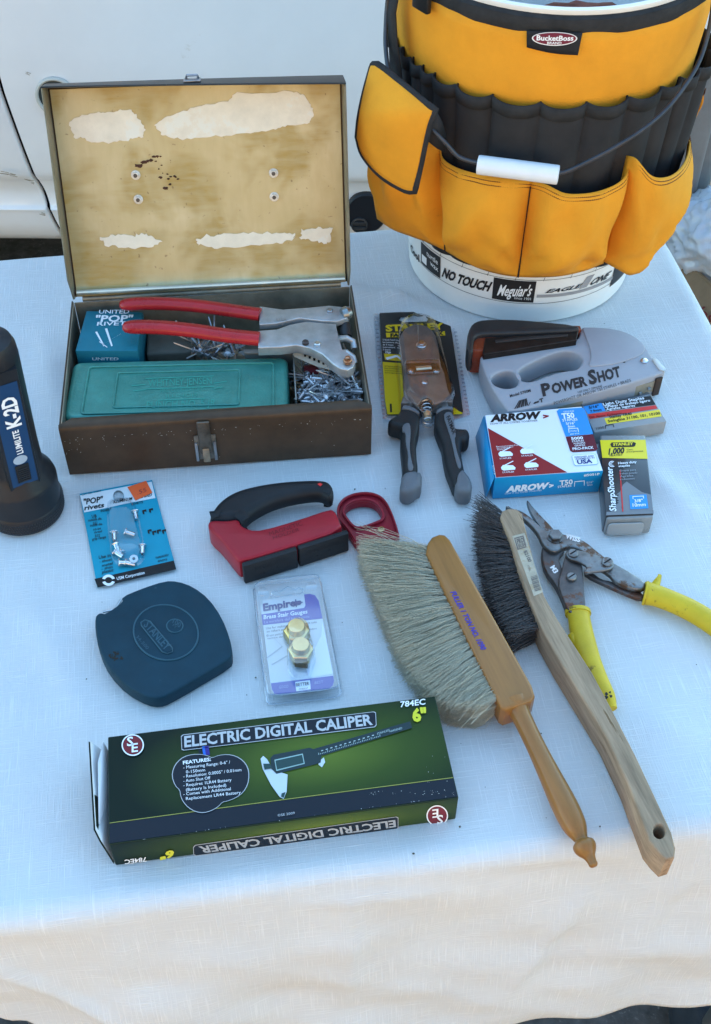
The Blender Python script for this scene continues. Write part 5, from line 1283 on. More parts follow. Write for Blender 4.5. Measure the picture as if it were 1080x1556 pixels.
for i in range(36):
    x = 484+i*2.65; y = 1149.5-i*.795; l = 3.2 if i % 5 == 0 else 1.8; k.px([(x, y), (x+.7, y-.2), (x+.5, y-l-.2), (x-.2, y-l)], P, LT+.0005)
for i in range(12):
    x = 488+i*7; y = 1144-i*2.1; k.px([(x, y), (x+3, y-.9), (x+2.8, y-2.2), (x-.2, y-1.3)], P, LT+.0005)
k.text('STAINLESS', (573, 1119), (592, 1113), (572.5, 1116), P, LT+.0005); k.text('HARDENED', (592, 1115.5), (611, 1110), (591.5, 1112.5), P, LT+.0005)
k.build('printed_scale', mat('pale_teal_print', (.4, .5, .48), .4), cal)
# open end flap and side wings
fm_ = mat('flap_card_inside', (.6, .61, .62), .7, 0, .06, 50)
k = MB(); fpts = [CB(-.0008, .001, .001), CB(-.0008, cdp-.001, .001), CB(-.014, cdp-.004, .036), CB(-.010, .012, .036), CB(-.006, .003, .034)]
k.poly(fpts); fo_ = k.build('end_flap', gm_, cal)
u_ = fo_.data.uv_layers.new(name='flat')
for l in fo_.data.loops: u_.data[l.index].uv = (.0, .3)
solid(fo_, .0005)
k = MB(); nn = (fpts[1]-fpts[0]).cross(fpts[2]-fpts[1]).normalized(); nn = nn if nn.x > 0 else -nn
k.poly([p+nn*.0009 for p in fpts]); k.build('flap_lining', fm_, cal)
k = MB(); k.poly([CB(-.0006, cdp-.003, .003), CB(-.0006, .02, .003), CB(-.0075, .018, .0325), CB(-.0075, cdp*.75, .035), CB(-.004, cdp-.003, .031)]); solid(k.build('inner_wing', fm_, cal), .0005)
k = MB()
for i in range(60):
    s = random.random(); x, y = (random.uniform(560, 690), random.uniform(1204, 1210)) if s < .4 else (random.uniform(640, 685), random.uniform(1150, 1208)) if s < .6 else (random.uniform(175, 690), 0)
    if y == 0: y = 1285-(x-165)*.138-random.uniform(0, 1.5)
    w = random.uniform(.4, 1.4); k.px([(x, y), (x+w, y-.3), (x+w*.8, y+w*.6), (x+.1, y+w*.5)], P, LT+.0007)
tag(k.build('scuff_marks', mat('bare_card', (.5, .5, .46), .8), cal), kind='stuff')
def flat(pts, z): return [V((p.x, p.y, 0)) for p in ons(pts, z)]
# ---------------- packaged snips on their blister card
fpk = thing('snips_pack', base([(570, 478), (684, 476), (714, 632), (580, 640)], 0), 'aviation snips with black and grey handles on a black and yellow blister card', 'snips pack')
shell2 = clear('clamshell_edge', (.9, .93, .96), 2.2, .15)
edge_o = [(566, 479), (569, 476.5), (680, 474), (686, 477), (714, 628), (712, 635), (640, 650), (586, 640), (580, 634)]
hole2 = flat([(606, 489), (609, 484), (622, 484), (628, 481), (634, 483), (645, 483), (650, 487), (648, 491), (635, 491.5), (612, 492)], 0)
plate('clamshell', smooth(flat(edge_o, 0), 1), .0008, .0018, shell2, fpk, .0004, [hole2])
crd = [(575.5, 480), (578, 477.5), (678, 475.5), (682, 479), (703.5, 627), (702, 630), (640, 632), (588.5, 632), (586.5, 629)]
cd2 = plate('card', smooth(flat(crd, 0), 1), .0018, .0026, mat('card_charcoal', (.022, .022, .022), .45, 0, .15, 60), fpk, .0003, [hole2])
P = TP(.0026); k = MB()
k.px([(581, 550), (606, 552), (613, 600), (612, 629.5), (588.5, 630), (585, 610)], P); k.px([(688.5, 619), (697, 625), (703, 627.5), (701.5, 629.5), (689, 630)], P)
k.px([(586, 506), (606, 506), (606, 512.5), (587, 513)], P); k.px([(662, 505), (675.5, 503.5), (676.5, 510), (664, 511)], P)
k.px([(583, 537.5), (605, 539), (606, 549), (585, 547)], P)
k.text('STANLEY', (586, 504), (675, 500.5), (585, 495), P, .0006, .05)
k.build('printed_yellow', mat('safety_yellow', (.66, .47, .01), .4), cd2)
k = MB(); k.text('FA', (593, 512.3), (606, 512), (593, 507.5), P, .0006, .05); k.text('X', (665, 510), (674, 509.5), (664, 504.8), P, .0006, .05)
for i in range(4): k.text(('STANLEY', 'FATMAX', 'aviation', 'snips')[i], (584.5, 558+i*3.2), (604, 559+i*3.2), (584.3, 556+i*3.2), P, .0006)
k.px([(592, 614), (595, 614), (595.5, 627), (592.5, 627)], P, .0006); k.build('printed_black', BLACK, cd2)
k = MB()
for i, s in enumerate(('5 blade hand tool', 'herramienta de', 'de 5 hojas', 'instrument', '5 lames')): k.text(s, (581.5, 518+i*3.7), (581.5+(25, 22, 16, 19, 12)[i], 518.5+i*3.7), (581.3, 515.6+i*3.7), P, .0006)
k.text('22ga', (585, 537), (594, 537.3), (585, 533.8), P, .0006, .02); k.px([(585.5, 544), (602, 540), (603, 543), (588, 547.5)], P, .0006); k.build('printed_white', WHITE, cd2)
warm = mat('snip_plate_steel', (.2, .158, .135), .45, .4, .22, 60, .1, 200)
strip('jaw_plate', [(609, 612), (613, 598), (613, 560), (609, 545), (606, 520), (609, 508), (616, 498), (627, 493), (637, 492), (648, 495), (656, 501), (662, 510), (666, 526), (669, 553), (675, 566), (680, 590), (688, 608), (687, 611), (672, 610), (664, 613), (658, 614), (655, 607), (649, 603.5), (643, 605), (638, 611), (636, 615), (626, 612)], .020, .014, warm, fpk, .0015)
MB().tube([on(635, 494, .0202), on(636, 530, .0204)], .0004, 5).build('blade_line', DULL, fpk)
o = MB(); c = on(640, 526, .02); o.lathe([(.0058, 0), (.0056, .002), (.0048, .0028)], c, Z, 24); hexnut(c+Z*.0024, Z, .004, .003, mb=o); o.build('pivot_bolt', STEEL, fpk)
MB().lathe([(.0032, 0), (.003, .0012), (.0016, .002), (.0, .002)], on(645, 582, .02), Z, 20, False).build('rivet_head', STEEL, fpk)
MB().lathe([(.0012, 0), (.001, .0005)], on(645, 598, .02), Z, 12).build('pin', warm, fpk)
clp = [(614, 553), (617, 549), (665, 548), (669, 551), (670, 565), (667, 569), (620, 572), (615, 569)]
plate('clip', smooth(flat(clp, .021), 1), .02, .0245, clear('clip_plastic', (.86, .84, .84), 2.6, .2), fpk, .0015)
for x in (624, 662.5): MB().lathe([(.0036, 0), (.0032, .0016), (.0018, .0026), (.0, .0027)], on(x, 565, .0212), Z, 18, False).build('clip_stud', STEEL, fpk)
k = MB(); a_, b_ = on(632, 560, .0248), on(655, 558, .0248); k.tube([a_, b_], .003, 10, True, .5, Z); k.build('catch', mat('pale_gold_steel', (.7, .6, .42), .3, .9), fpk)
# spring between the handles
sp = []
s0, s1 = on(646, 607, .014), on(650, 645, .013)
for i in range(91):
    t = i/90; sp.append(s0.lerp(s1, t)+V((.0055*cos(t*2*pi*7), 0, .0055*sin(t*2*pi*7))))
MB().tube(sp, .0007, 5).build('spring', STEEL, fpk)
MB().tube([on(649, 628, .018), on(650, 635, .018)], .0042, 12).build('spring_ferrule', mat('pale_gold_steel', (.7, .6, .42)), fpk)
hblk = mat('handle_black_rubber', (.018, .019, .02), .5, 0, .2, 40, .15, 700); hgry = mat('handle_grey', (.12, .125, .135), .5, 0, .1, 50, .05, 500)
hz = .022
for hp_, cap_, ins in (([(609, 618), (613, 614), (624, 616), (637, 622), (638, 635), (637, 648), (634, 660), (632, 670), (633, 690), (635, 706), (634, 717), (630, 722), (612, 732), (609, 725), (612, 712), (611, 696), (609, 680), (608, 665), (610, 652), (606, 647), (592, 644), (589, 640), (591, 635), (600, 630), (606, 625)],
                      [(609, 729), (611, 720), (618, 715), (631, 714), (634, 716), (641, 716), (641, 736), (634, 739), (628, 745), (618, 747.5), (609, 745), (607, 739)],
                      [(611, 648), (617, 643), (623, 644), (624, 660), (622, 680), (625, 700), (629, 713), (622, 717), (619, 710), (620, 690), (616, 675), (616, 658), (611, 656)]),
                     ([(661, 626), (664, 620), (675, 617), (687, 616), (689, 625), (690, 638), (692, 648), (700, 649), (710, 649), (714, 656), (713, 663), (709, 667), (701, 667), (701, 685), (704, 703), (708, 722), (696, 738), (689, 736), (684, 722), (678, 708), (674, 690), (672, 672), (666, 658), (661, 646), (660, 636)],
                      [(691, 738), (691, 725), (695, 716), (703, 711), (708, 716), (714, 724), (718, 734), (717, 743), (712, 747.5), (700, 747), (693, 743)],
                      [(673, 632), (679, 626), (688, 628), (690, 645), (693, 662), (690, 667), (695, 690), (702, 708), (697, 714), (692, 700), (687, 675), (681, 655)])):
    hh = plate('handle', smooth(flat(hp_, hz), 1), .0008, hz, hblk, fpk, .0055, res=3)
    plate('end_cap', smooth(flat(cap_, hz), 1), .0004, hz+.0012, hgry, hh, .0055, res=3)
    plate('grip_insert', smooth(flat(ins, hz), 1), hz-.006, hz+.0011, hgry, hh, .0008)
for cpts_ in ([(610, 622), (613, 616), (626, 619), (637, 626), (637, 630), (624, 624), (613, 622)], [(662, 628), (665, 622), (678, 618), (688, 619), (688, 623), (676, 622), (666, 627)]): plate('collar', smooth(flat(cpts_, hz), 1), hz-.012, hz+.0016, hgry, fpk, .001)
k = MB(); k.text('FATMAX', (678, 634), (688, 661), (683, 631), TP(hz+.0012), .0003, .03); k.build('lettering', BLACK, fpk)
dome = [(604, 545), (603, 520), (607, 505), (616, 494), (632, 489.5), (648, 492), (660, 500), (667, 515), (671, 540), (678, 565), (686, 600), (692, 612), (660, 645), (648, 651), (638, 648), (610, 616), (609, 590)]
D_ = smooth(flat(dome, .01), 1); dc = sum(D_, V((0, 0, 0)))/len(D_)
MB().grid([[dc+(p-dc)*f+Z*z for p in D_] for f, z in ((1.1, .0029), (1.02, .0031), (.99, .019), (.95, .0262), (.85, .0275), (.5, .028), (.02, .028))], True).build('blister', clear('blister_smoky', (.93, .92, .92), 1.7, .08), fpk, angle=50)
k = MB()
for i in range(26):
    for s in (0, 1):
        t = i/25; x = (569+ (581-569)*t) if s == 0 else (686+(709-686)*t); y = 481+(634-481)*t if s == 0 else 480+(628-480)*t
        k.px([(x, y), (x+4.5, y), (x+4.7, y+2.5), (x+.2, y+2.5)], TP(.0019), .0002)
k.build('crimp_mark', clear('crimp', (.72, .76, .82), 3, .3), fpk)

# ---------------- black stapler with amber inside
st = thing('stapler', base([(711, 533), (720, 490), (880, 495), (870, 520)], 0), 'black desk stapler with dark amber plastic inside lying behind the grey staple gun', 'stapler')
sblk = mat('stapler_black', (.03, .028, .028), .42, 0, .2, 50, .06, 500)
top = [(710, 534), (709, 512), (714, 495), (722, 487.5), (735, 484.5), (770, 484), (800, 485.5), (879, 493), (880.5, 501), (840, 502.5), (780, 505.5), (735, 506), (722, 509), (719, 520), (719, 535)]
plate('cover', smooth(flat(top, .04), 1), .012, .04, sblk, st, .003)
amb = mat('dark_amber_plastic', (.22, .045, .02), .25, 0, .2, 50)
plate('amber_body', smooth(flat([(714, 534), (713, 514), (720, 504), (880, 496), (884, 506), (820, 530), (740, 537), (718, 537)], .030), 1), .002, .034, amb, st, .002)
plate('magazine', flat([(733, 536), (737, 515), (800, 510), (878, 505), (876, 518), (735, 540)], .036), .004, .0375, mat('magazine_black', (.022, .018, .017), .35, .4, .3, 90), st, .001)
plate('rail', flat([(752, 519), (800, 514), (862, 510), (862, 513), (800, 518), (753, 523)], .036), .036, .0385, sblk, st, .0006)
# ---------------- grey staple gun
pz = .030
pg = thing('staple_gun', base([(729, 542), (883, 498), (1010, 562), (773, 624)], 0), 'light grey plastic staple gun with two finger openings lying flat above the staple cartons', 'staple gun')
gpl = mat('warm_grey_plastic', (.33, .325, .345), .5, 0, .06, 20, .1, 900, wear=(.25, .24, .24), wscale=70, wth=.72)
po = [(729, 545), (731, 540), (745, 537), (800, 530), (850, 522), (876, 516), (881, 508), (882, 499), (887, 497), (920, 498), (945, 502.5), (962, 509), (975, 518), (983, 528), (990, 541), (999, 550), (1010, 562), (1009, 566), (930, 590), (850, 609), (774, 627), (764, 614), (755, 601), (744, 584), (735, 562)]
h1 = [(786, 566), (793, 558), (810, 549), (830, 540), (848, 534), (862, 532.5), (874, 534.5), (883, 541), (885.5, 548), (881, 557), (873, 562), (863, 562.5), (845, 566), (825, 573), (812, 578.5), (800, 580), (790, 577)]
h2 = [(746, 574), (751, 568), (762, 563.5), (774, 562), (783, 566), (788.5, 575), (787, 584), (779, 589), (766, 590), (753, 586), (747, 580)]
plate('body', smooth(flat(po, pz), 1), .001, pz, gpl, pg, .0025, [smooth(flat(h1, pz), 2), smooth(flat(h2, pz), 2)], res=3)
# raised head shoulder and recess line
plate('head_panel', smooth(flat([(884, 500), (888, 498.5), (920, 499.5), (944, 504), (960, 510.5), (973, 519.5), (981, 529), (975, 541), (940, 553), (905, 558), (893, 556), (898, 546), (896, 530), (890, 515)], pz), 1), pz-.001, pz+.0016, gpl, pg, .0012)
nose = mat('nose_steel', (.5, .5, .48), .45, .6, .15, 80)
plate('nose_plate', flat([(990, 548), (996, 544.5), (1011, 561), (1009, 565), (1001, 563), (996, 556)], pz), .003, pz+.0012, nose, pg, .0006)
sk = MB(); c = on(978.5, 549, pz); hexnut(c, Z, .0042, .0016, mb=sk); sk.lathe([(.0022, .0016), (.0016, .0022)], c, Z, 14); sk.build('screw', STEEL, pg)
# lower side: magazine channel along the front edge
A_, B_ = on(850, 609.5, pz), on(1008, 567, pz); d = B_-A_; d.z = 0; n_ = rz(d.normalized(), -pi/2)
MB().box(V((A_.x, A_.y, .008))+n_*-.001, d, n_*.0016, Z*.014).build('magazine_channel', mat('channel_tan', (.28, .24, .18), .5, .3, .2, 60), pg, .0004)
MB().box(V((A_.x, A_.y, .001))+d*.05, d*.84, n_*.0045, Z*.008).build('magazine', mat('magazine_steel', (.22, .25, .3), .35, .8, .2, 60), pg, .001)
MB().box(V((A_.x, A_.y, .002))+d*.93, d*.065, n_*.002, Z*.024).build('nose_inside', mat('dark_rust_brown', (.05, .03, .02), .6), pg, .0005)
for t, z in ((.8, .011), (.88, .0145)): MB().lathe([(.002, 0), (.0016, .0012)], V((A_.x, A_.y, z))+d*t+n_*.001, n_, 14).build('pin', DULL, pg)
P = TP(pz); k = MB()
def ptext(s, a, b, c, bold=.045): k.text(s, a, b, c, P, .0004, bold)
ptext('P', (824.5, 602), (838, 598.5), (821, 585)); ptext('OWER', (839.5, 598.5), (893, 585.5), (836.5, 584.5)); ptext('S', (895.5, 584.5), (908, 581), (891.5, 565)); ptext('HOT', (909.5, 581), (944, 571.5), (906, 566.5))
ptext('Model 5700M', (775, 604), (806.5, 595.5), (774, 600), .02); ptext('USE ONLY GENUINE', (878, 598), (915, 588), (877.4, 595), .0); ptext('POWERSHOT OR ARROW T50 STAPLES + BRADS', (842, 615.5), (959, 580), (841, 611), .0)
for i in range(7): k.px([(781+i*3.2, 622-i*.9), (783+i*3.2+(i % 2)*.6, 621.4-i*.9), (790+i*1.7+(i % 2)*.6, 608.5-i*.5), (788.4+i*1.7, 609-i*.5)], P, .0004)
k.px([(802, 617), (803.4, 616.6), (806.5, 610.5), (805, 611)], P, .0004); k.px([(810, 614.5), (818, 612), (819.5, 609), (811.8, 611.3)], P, .0004); ptext('T', (820, 612.5), (826, 610.5), (819, 607))
k.disc((948, 550.5), .0014, P, .0004, 14)
k.build('lettering', mat('charcoal_print', (.03, .028, .03), .5), pg)
k = MB(); cg = on(905, 590, pz); rows = []
k.build('x', None) if False else None

# ---------------- staple cartons
bl_ = thing('blue_carton', base([(868, 600), (980, 575), (985, 590), (880, 612)], 0), 'narrow blue carton pushed under the grey staple gun', 'box')
A_ = on(925, 596, .012); d = (on(984, 579, .012)-A_); nn_ = rz(d.normalized(), pi/2)
MB().box(V((A_.x, A_.y, .0008)), d, nn_*.004+V((0, 0, 0)), Z*.007).build('carton', mat('deep_blue_card', obs(10, 105, 170), .45), bl_, .0006)
ld = thing('staple_box', base([(887, 617), (990, 602), (1013, 641), (903, 656)], 0), 'small grey staple carton with black, red and yellow print beside the grey staple gun', 'box', 'staple cartons')
gcard = mat('grey_card', (.29, .28, .27), .55, 0, .07, 60)
lz = .018
ltop = [(903, 657), (1013, 640.5), (989, 601.5), (884, 617.5)]
pbox('carton', ld, ltop, .001, lz, gcard, .0008)
P = TP(lz); k = MB(); k.px([(914, 611.5), (988.5, 602), (996, 615), (921, 624.5)], P); k.build('printed_black', BLACK, ld)
k = MB(); k.px([(886, 618), (913.5, 612.5), (920, 624.5), (893, 629.5)], P); k.build('printed_blue', mat('sky_blue_print', (.03, .26, .62), .4), ld)
k = MB(); k.px([(893, 630), (996, 616), (999, 621), (896, 637)], P); k.build('printed_red', RED, ld)
k = MB(); k.px([(918, 636), (1002, 622.5), (1005, 633), (922, 645)], P); k.build('printed_yellow', YEL, ld)
k = MB(); k.text('Light Duty Staples', (917, 617), (979, 607), (915, 613), P, .0006, .02); k.text('Grapas de trabajo ligero', (919, 620.5), (988, 610.5), (918, 617), P, .0006, .02); k.text('Agrafes legeres', (921, 624.5), (965, 618.2), (920, 621), P, .0006, .02); k.build('printed_white', WHITE, ld)
k = MB(); k.text('5/16"', (895, 622), (910, 619.5), (894, 618), P, .0006, .02); k.text('7.9mm', (897, 627.5), (914, 624.5), (896, 624), P, .0006, .02); k.text('Stanley TR40', (926, 636.5), (960, 630.8), (925, 632.5), P, .0006, .02); k.text('Swingline 31100, 101, 10100', (924, 642.5), (1003, 630), (923, 638.6), P, .0006, .02); k.text('Fits: Ajuste: S\'adaptent', (896, 636), (945, 629.5), (895, 633), P, .0006)
k.text('1000', (906, 653.5), (918, 651.6), (905, 650), P, .0006); k.px([(919, 652), (920, 652), (920.5, 647.5), (931, 645.7), (932, 650), (933, 649.8), (931.6, 644.6), (919.4, 646.6)], P, .0006); k.build('lettering', BLACK, ld)
# arrow carton
aw = thing('staple_box', base([(752, 727), (916, 716), (884, 617), (736, 631)], 0), 'blue and white carton of staples with a red triangle of pictures, largest of the cartons', 'box', 'staple cartons')
az_ = .0294
atop = [(752, 727), (916.5, 716), (884, 617.5), (736, 631)]
blu = mat('bright_blue_card', obs(14, 124, 192), .38, 0, .05, 50, coat=.2)
pbox('carton', aw, atop, .0005, az_, blu, .0008)
P = TP(az_); q = ons(atop, az_)
k = MB(); k.px([(753, 726.3), (915.5, 715.4), (883.4, 618.2), (737, 631.6)], P, .0003); k.build('printed_white', mat('glossy_white_card', (.74, .75, .77), .35, coat=.2), aw)
k = MB(); k.px([(753.4, 725.9), (862, 718.5), (741, 651)], P, .0006); k.text('>', (825, 637), (834, 636), (824.5, 630.5), P, .0006, .06); k.build('printed_red', mat('brick_red_print', (.26, .02, .024), .38), aw)
k = MB(); k.px([(845.5, 625.5), (849, 622.5), (884, 620), (888, 622.5), (901, 660), (859, 664)], P, .0006); k.build('printed_blue', mat('sky_blue_print', (.03, .26, .62)), aw)
k = MB(); k.px([(859.2, 664.3), (900.8, 660.4), (908, 683), (904, 686), (870, 688), (866, 685.5)], P, .0006); k.px([(866, 680.4), (906, 677), (908, 683), (904, 686), (870, 688), (866, 685.5)], P, .0009); k.build('printed_maroon', mat('maroon_panel', (.12, .012, .025), .38), aw)
k = MB(); k.text('ARROW', (744.5, 641.5), (822, 636), (744.5, 631.5), P, .0006, .06, .12)
k.text('HOW IT ALL COMES TOGETHER', (745, 646.2), (817, 640.8), (744.6, 643.6), P, .0006); k.build('printed_black', BLACK, aw)
k = MB(); k.px([(868, 694), (871, 692), (902, 690), (905, 691.5), (909, 705), (906, 707), (875, 709), (872, 707)], P, .0006); k.build('printed_border', mat('pale_blue_line', (.35, .5, .62), .4), aw)
k = MB(); k.px([(868.8, 694.4), (871.4, 692.7), (901.6, 690.8), (904.4, 692), (908, 704.6), (905.6, 706.2), (875.4, 708.2), (872.6, 706.6)], P, .0009); 
k.text('T50', (854, 637), (873, 635.5), (852.5, 629.5), P, .0009, .04); k.text('STAPLES', (854.5, 641.5), (877.5, 639.7), (853.5, 637.8), P, .0009, .02); k.text('5/16"', (860, 646.5), (874, 645.4), (859, 643), P, .0009, .02); k.text('8mm', (863, 650.8), (873.5, 650), (862, 647.5), P, .0009, .02); k.text('GENUINE', (856, 627.8), (872, 626.5), (855.5, 625.6), P, .0009)
k.px([(864, 658.5), (865, 658.4), (864.2, 653), (877, 652), (878.3, 657.3), (879.3, 657.2), (877.8, 651), (863, 652)], P, .0009); k.text('STAPLE', (866, 657.4), (876, 656.6), (865.6, 655.2), P, .0009); k.text('#50 5/16', (866, 661.8), (880, 660.6), (865.5, 659.7), P, .0009)
k.text('5000', (868, 669.4), (886, 668), (867, 665.4), P, .0009, .03); k.text('STAPLES', (869, 673), (887, 671.6), (868.5, 670.4), P, .0009, .01); k.text('AGRAFES', (871, 676), (889, 674.8), (870.4, 673.9), P, .0009, .01); k.text('GRAPAS', (873, 679.4), (889, 678.2), (872.4, 677), P, .0009, .01); k.text('PRO-PACK', (870, 685.4), (902, 683), (869.2, 681.6), P, .0012, .02)
# pictured tools
for (x, y) in ((757, 690), (790, 686), (761, 711), (796, 707)):
    k.px([(x, y), (x+3, y-3.5), (x+18, y-3), (x+22, y+.5), (x+21.5, y+3.5), (x+4, y+5), (x+1, y+3.5)], P, .0009); k.px([(x+5, y-3.5), (x+18, y-10), (x+19, y-9), (x+8, y-3.3)], P, .0009)
    k.text('STAPLER', (x+2, y+9), (x+20, y+7.8), (x+1.8, y+6.7), P, .0009)
for i, s in enumerate(('Recommended For:', 'Recommande Pour:', 'Recomendado:')): k.text(s, (754+i*.8, 680.5+i*2.4), (788-i*8, 678+i*2.6), (753.6+i*.8, 678.7+i*2.4), P, .0009)
FPA = (q[0], (q[1]-q[0]).cross(Z).normalized()); FPB = (q[0], (q[0]-q[3]).cross(Z).normalized())
if FPB[1].x > 0: FPB = (q[0], -FPB[1])
k.text('ARROW', (768, 747.5), (833, 741.5), (769.5, 739), FPA, .0004, .06, .12); k.text('>', (834, 741), (841, 740), (834, 735), FPA, .0004, .06); k.text('HOW IT ALL COMES TOGETHER', (767, 751), (823, 745.5), (767, 748.8), FPA, .0004)
k.text('T50', (850, 737), (870, 735), (850, 730), FPA, .0004, .03); k.text('STAPLES', (847, 741), (868, 739), (847, 738), FPA, .0004, .02); k.text('#5051P', (887, 723.5), (911, 721.3), (886.6, 720.3), FPA, .0004, .02)
k.px([(872, 739), (873, 739), (873.5, 732), (887, 730.8), (887, 737.5), (888, 737.4), (888.2, 729.6), (872.6, 731)], FPA, .0004); k.text('5/16"', (891, 734.5), (901, 733.5), (891, 731.5), FPA, .0004); k.text('8mm', (892, 738), (900, 737.2), (892, 735.5), FPA, .0004)
k.text('ARROW >', (726, 654), (736, 699), (731, 650), FPB, .0004, .04); k.text('T50', (738, 702), (741, 716), (742, 700), FPB, .0004, .03); k.text('5051P', (748, 707), (750.5, 722), (751, 706), FPB, .0004, .01)
k.build('printed_lettering', mat('white_ink', (.8, .82, .84), .4), aw)
k = MB(); k.text('DESIGNED AND', (873, 697.3), (902, 695), (872.6, 695), P, .0012, .01); k.text('ASSEMBLED IN', (874, 700), (903, 697.7), (873.6, 697.9), P, .0012, .01); k.text('USA', (877, 706.4), (900, 704.4), (876, 700.7), P, .0012, .04); k.build('printed_navy', mat('navy_print', (.02, .035, .17)), aw)
k = MB(); k.px([(734, 640), (741, 697), (743, 755), (738, 742), (726, 672)], (q[0]-FPB[1]*.004, FPB[1]), .0); 
# open tuck flap at the short end
A_, B_ = CB, None
k = MB(); e0, e1 = q[0]+V((-.001, .001, 0)), q[3]+V((-.001, -.001, 0)); dn = V((-.006, -.001, -az_+.001))
k.poly([e0-Z*.0004, e1-Z*.0004, e1+dn, e0+dn]); solid(k.build('end_flap', blu, aw), .0005)
# plastic box of heavy duty staples
ss = thing('staple_box', base([(911, 666), (981, 667), (994, 787), (921, 789)], 0), 'clear plastic box of heavy duty staples with yellow and black printed sleeve', 'box', 'staple cartons')
zz = .025; stop_ = [(921, 790), (994, 787), (981, 666.5), (911, 667)]
pbox('sleeve', ss, [(920.3, 784), (993.3, 781), (981, 668), (911.2, 668.5)], .0015, zz, mat('dark_sleeve_card', (.03, .03, .033), .3, 0, .1, 50, coat=.4), ss and .0015)
q = ons([(922, 789), (993, 786.5), (981, 660.5), (912, 660.5)], zz-.0015)
k = MB(); q2 = [p-Z*(zz-.0025) for p in q]; k.add(q2+q, [(0, 1, 5, 4), (1, 2, 6, 5), (2, 3, 7, 6), (3, 0, 4, 7), (3, 2, 1, 0), (4, 5, 6, 7)]); k.build('plastic_case', mat('smoky_case', (.22, .23, .23), .25, 0, .15, 40), ss, .002, 3)
P = TP(zz); k = MB(); k.px([(911.6, 669), (980.6, 668.5), (984, 697.5), (915, 696)], P); k.build('printed_yellow', mat('bright_yellow_print', (.78, .6, .012), .35, coat=.3), ss)
k = MB(); k.px([(927, 676), (929, 673), (962, 672), (966, 674), (965, 678), (962, 679.5), (929, 680)], P, .0006); k.text('1,000', (924, 691), (948.5, 689), (924, 682.5), P, .0006, .04, .15); k.text('TRA706T', (925, 694.6), (946, 692.8), (925, 691.8), P, .0006, .01); k.text('Cant.', (952, 685), (962, 684.3), (952, 682.5), P, .0006); k.text('pcs/piezas', (952, 688), (977, 686.8), (952, 685.6), P, .0006); k.build('printed_black', BLACK, ss)
k = MB(); k.text('STANLEY', (931, 678.3), (962, 677), (931, 674.3), P, .0009, .04); k.build('printed_name', mat('bright_yellow_print', (.78, .6, .012)), ss)
k = MB(); k.px([(938, 757), (946, 737), (952, 732), (975, 748), (989, 752), (991.5, 776), (936, 780), (928, 778), (936, 772), (934, 768), (941, 764)], P); k.px([(921.5, 778), (992.6, 775.6), (993, 780.6), (920.6, 783.4)], P)
for i in range(6): k.px([(936+i*.3, 752-i*2+i*5.5), (947, 744+i*5.5), (946, 752+i*5.5)], P, .0004)
k.build('printed_grey', mat('mid_grey_print', (.16, .165, .175), .35, coat=.3), ss)
k = MB(); k.px([(956, 753), (982, 752), (985, 773), (957.5, 774.5)], P, .0006); k.build('printed_blue', mat('sky_blue_print', (.03, .26, .62)), ss)
k = MB(); k.text('SharpShooter', (936, 778), (930, 711), (926, 777), P, .0009, .02)
annulus(k, (930, 706), 5.5, 4.2, P, .0009, .9, 5.2); annulus(k, (930, 706), 3, 1.8, P, .0009, .9, 5.2)
k.text('Heavy duty', (939, 706.5), (967, 704.3), (938.6, 703), P, .0009, .02); k.text('staples', (939.5, 710.7), (957, 709.5), (939.2, 707.7), P, .0009, .02); k.text('3/8"', (963.5, 764.5), (976.5, 763.5), (963, 760), P, .0009, .02); k.text('10mm', (961, 771), (981, 769.8), (960.6, 766), P, .0009, .02)
k.px([(961, 759.5), (962, 759.5), (961.8, 756), (976.5, 755.3), (977, 758.5), (978, 758.4), (977.6, 754.2), (960.7, 755)], P, .0009); k.build('printed_white', WHITE, ss)
k = MB()
for i, s in enumerate(('Grapas para', 'trabajo pesado', 'Agrafes', 'robustes')): k.text(s, (941+i*.4, 717.5+i*4.4), (966-(i > 1)*8+i*2, 716+i*4.4), (940.7+i*.4, 714.6+i*4.4), P, .0009)
k.build('printed_pale_grey', mat('pale_grey_print', (.3, .31, .33), .4), ss)
k = MB(); k.px([(941, 715), (942.6, 715), (947, 778), (945, 778)], P, .0007); k.build('printed_red', RED, ss)
FS = (on(922, 789.5, zz-.0015), (on(993, 787, zz)-on(922, 789.5, zz)).cross(Z).normalized())
plate_pts = rrect(lambda a, b: V((a, b, 0)), .002, .003, .036, .019, .004)
fux = (on(993, 787, zz)-on(922, 789.5, zz)); fux.z = 0; fux.normalize()
Mf = Matrix.Identity(4); o_ = FS[0]-Z*(zz-.0015)+FS[1]*.0004
for i in range(3): Mf[i][0], Mf[i][1], Mf[i][2], Mf[i][3] = fux[i], (0, 0, 1)[i], FS[1][i], o_[i]
k = MB(); plate('x', plate_pts, 0, .0016, None, None, .0006, mb=k, frame=Mf); k.build('case_end', mat('translucent_end', (.3, .31, .31), .25), ss, weld=True)

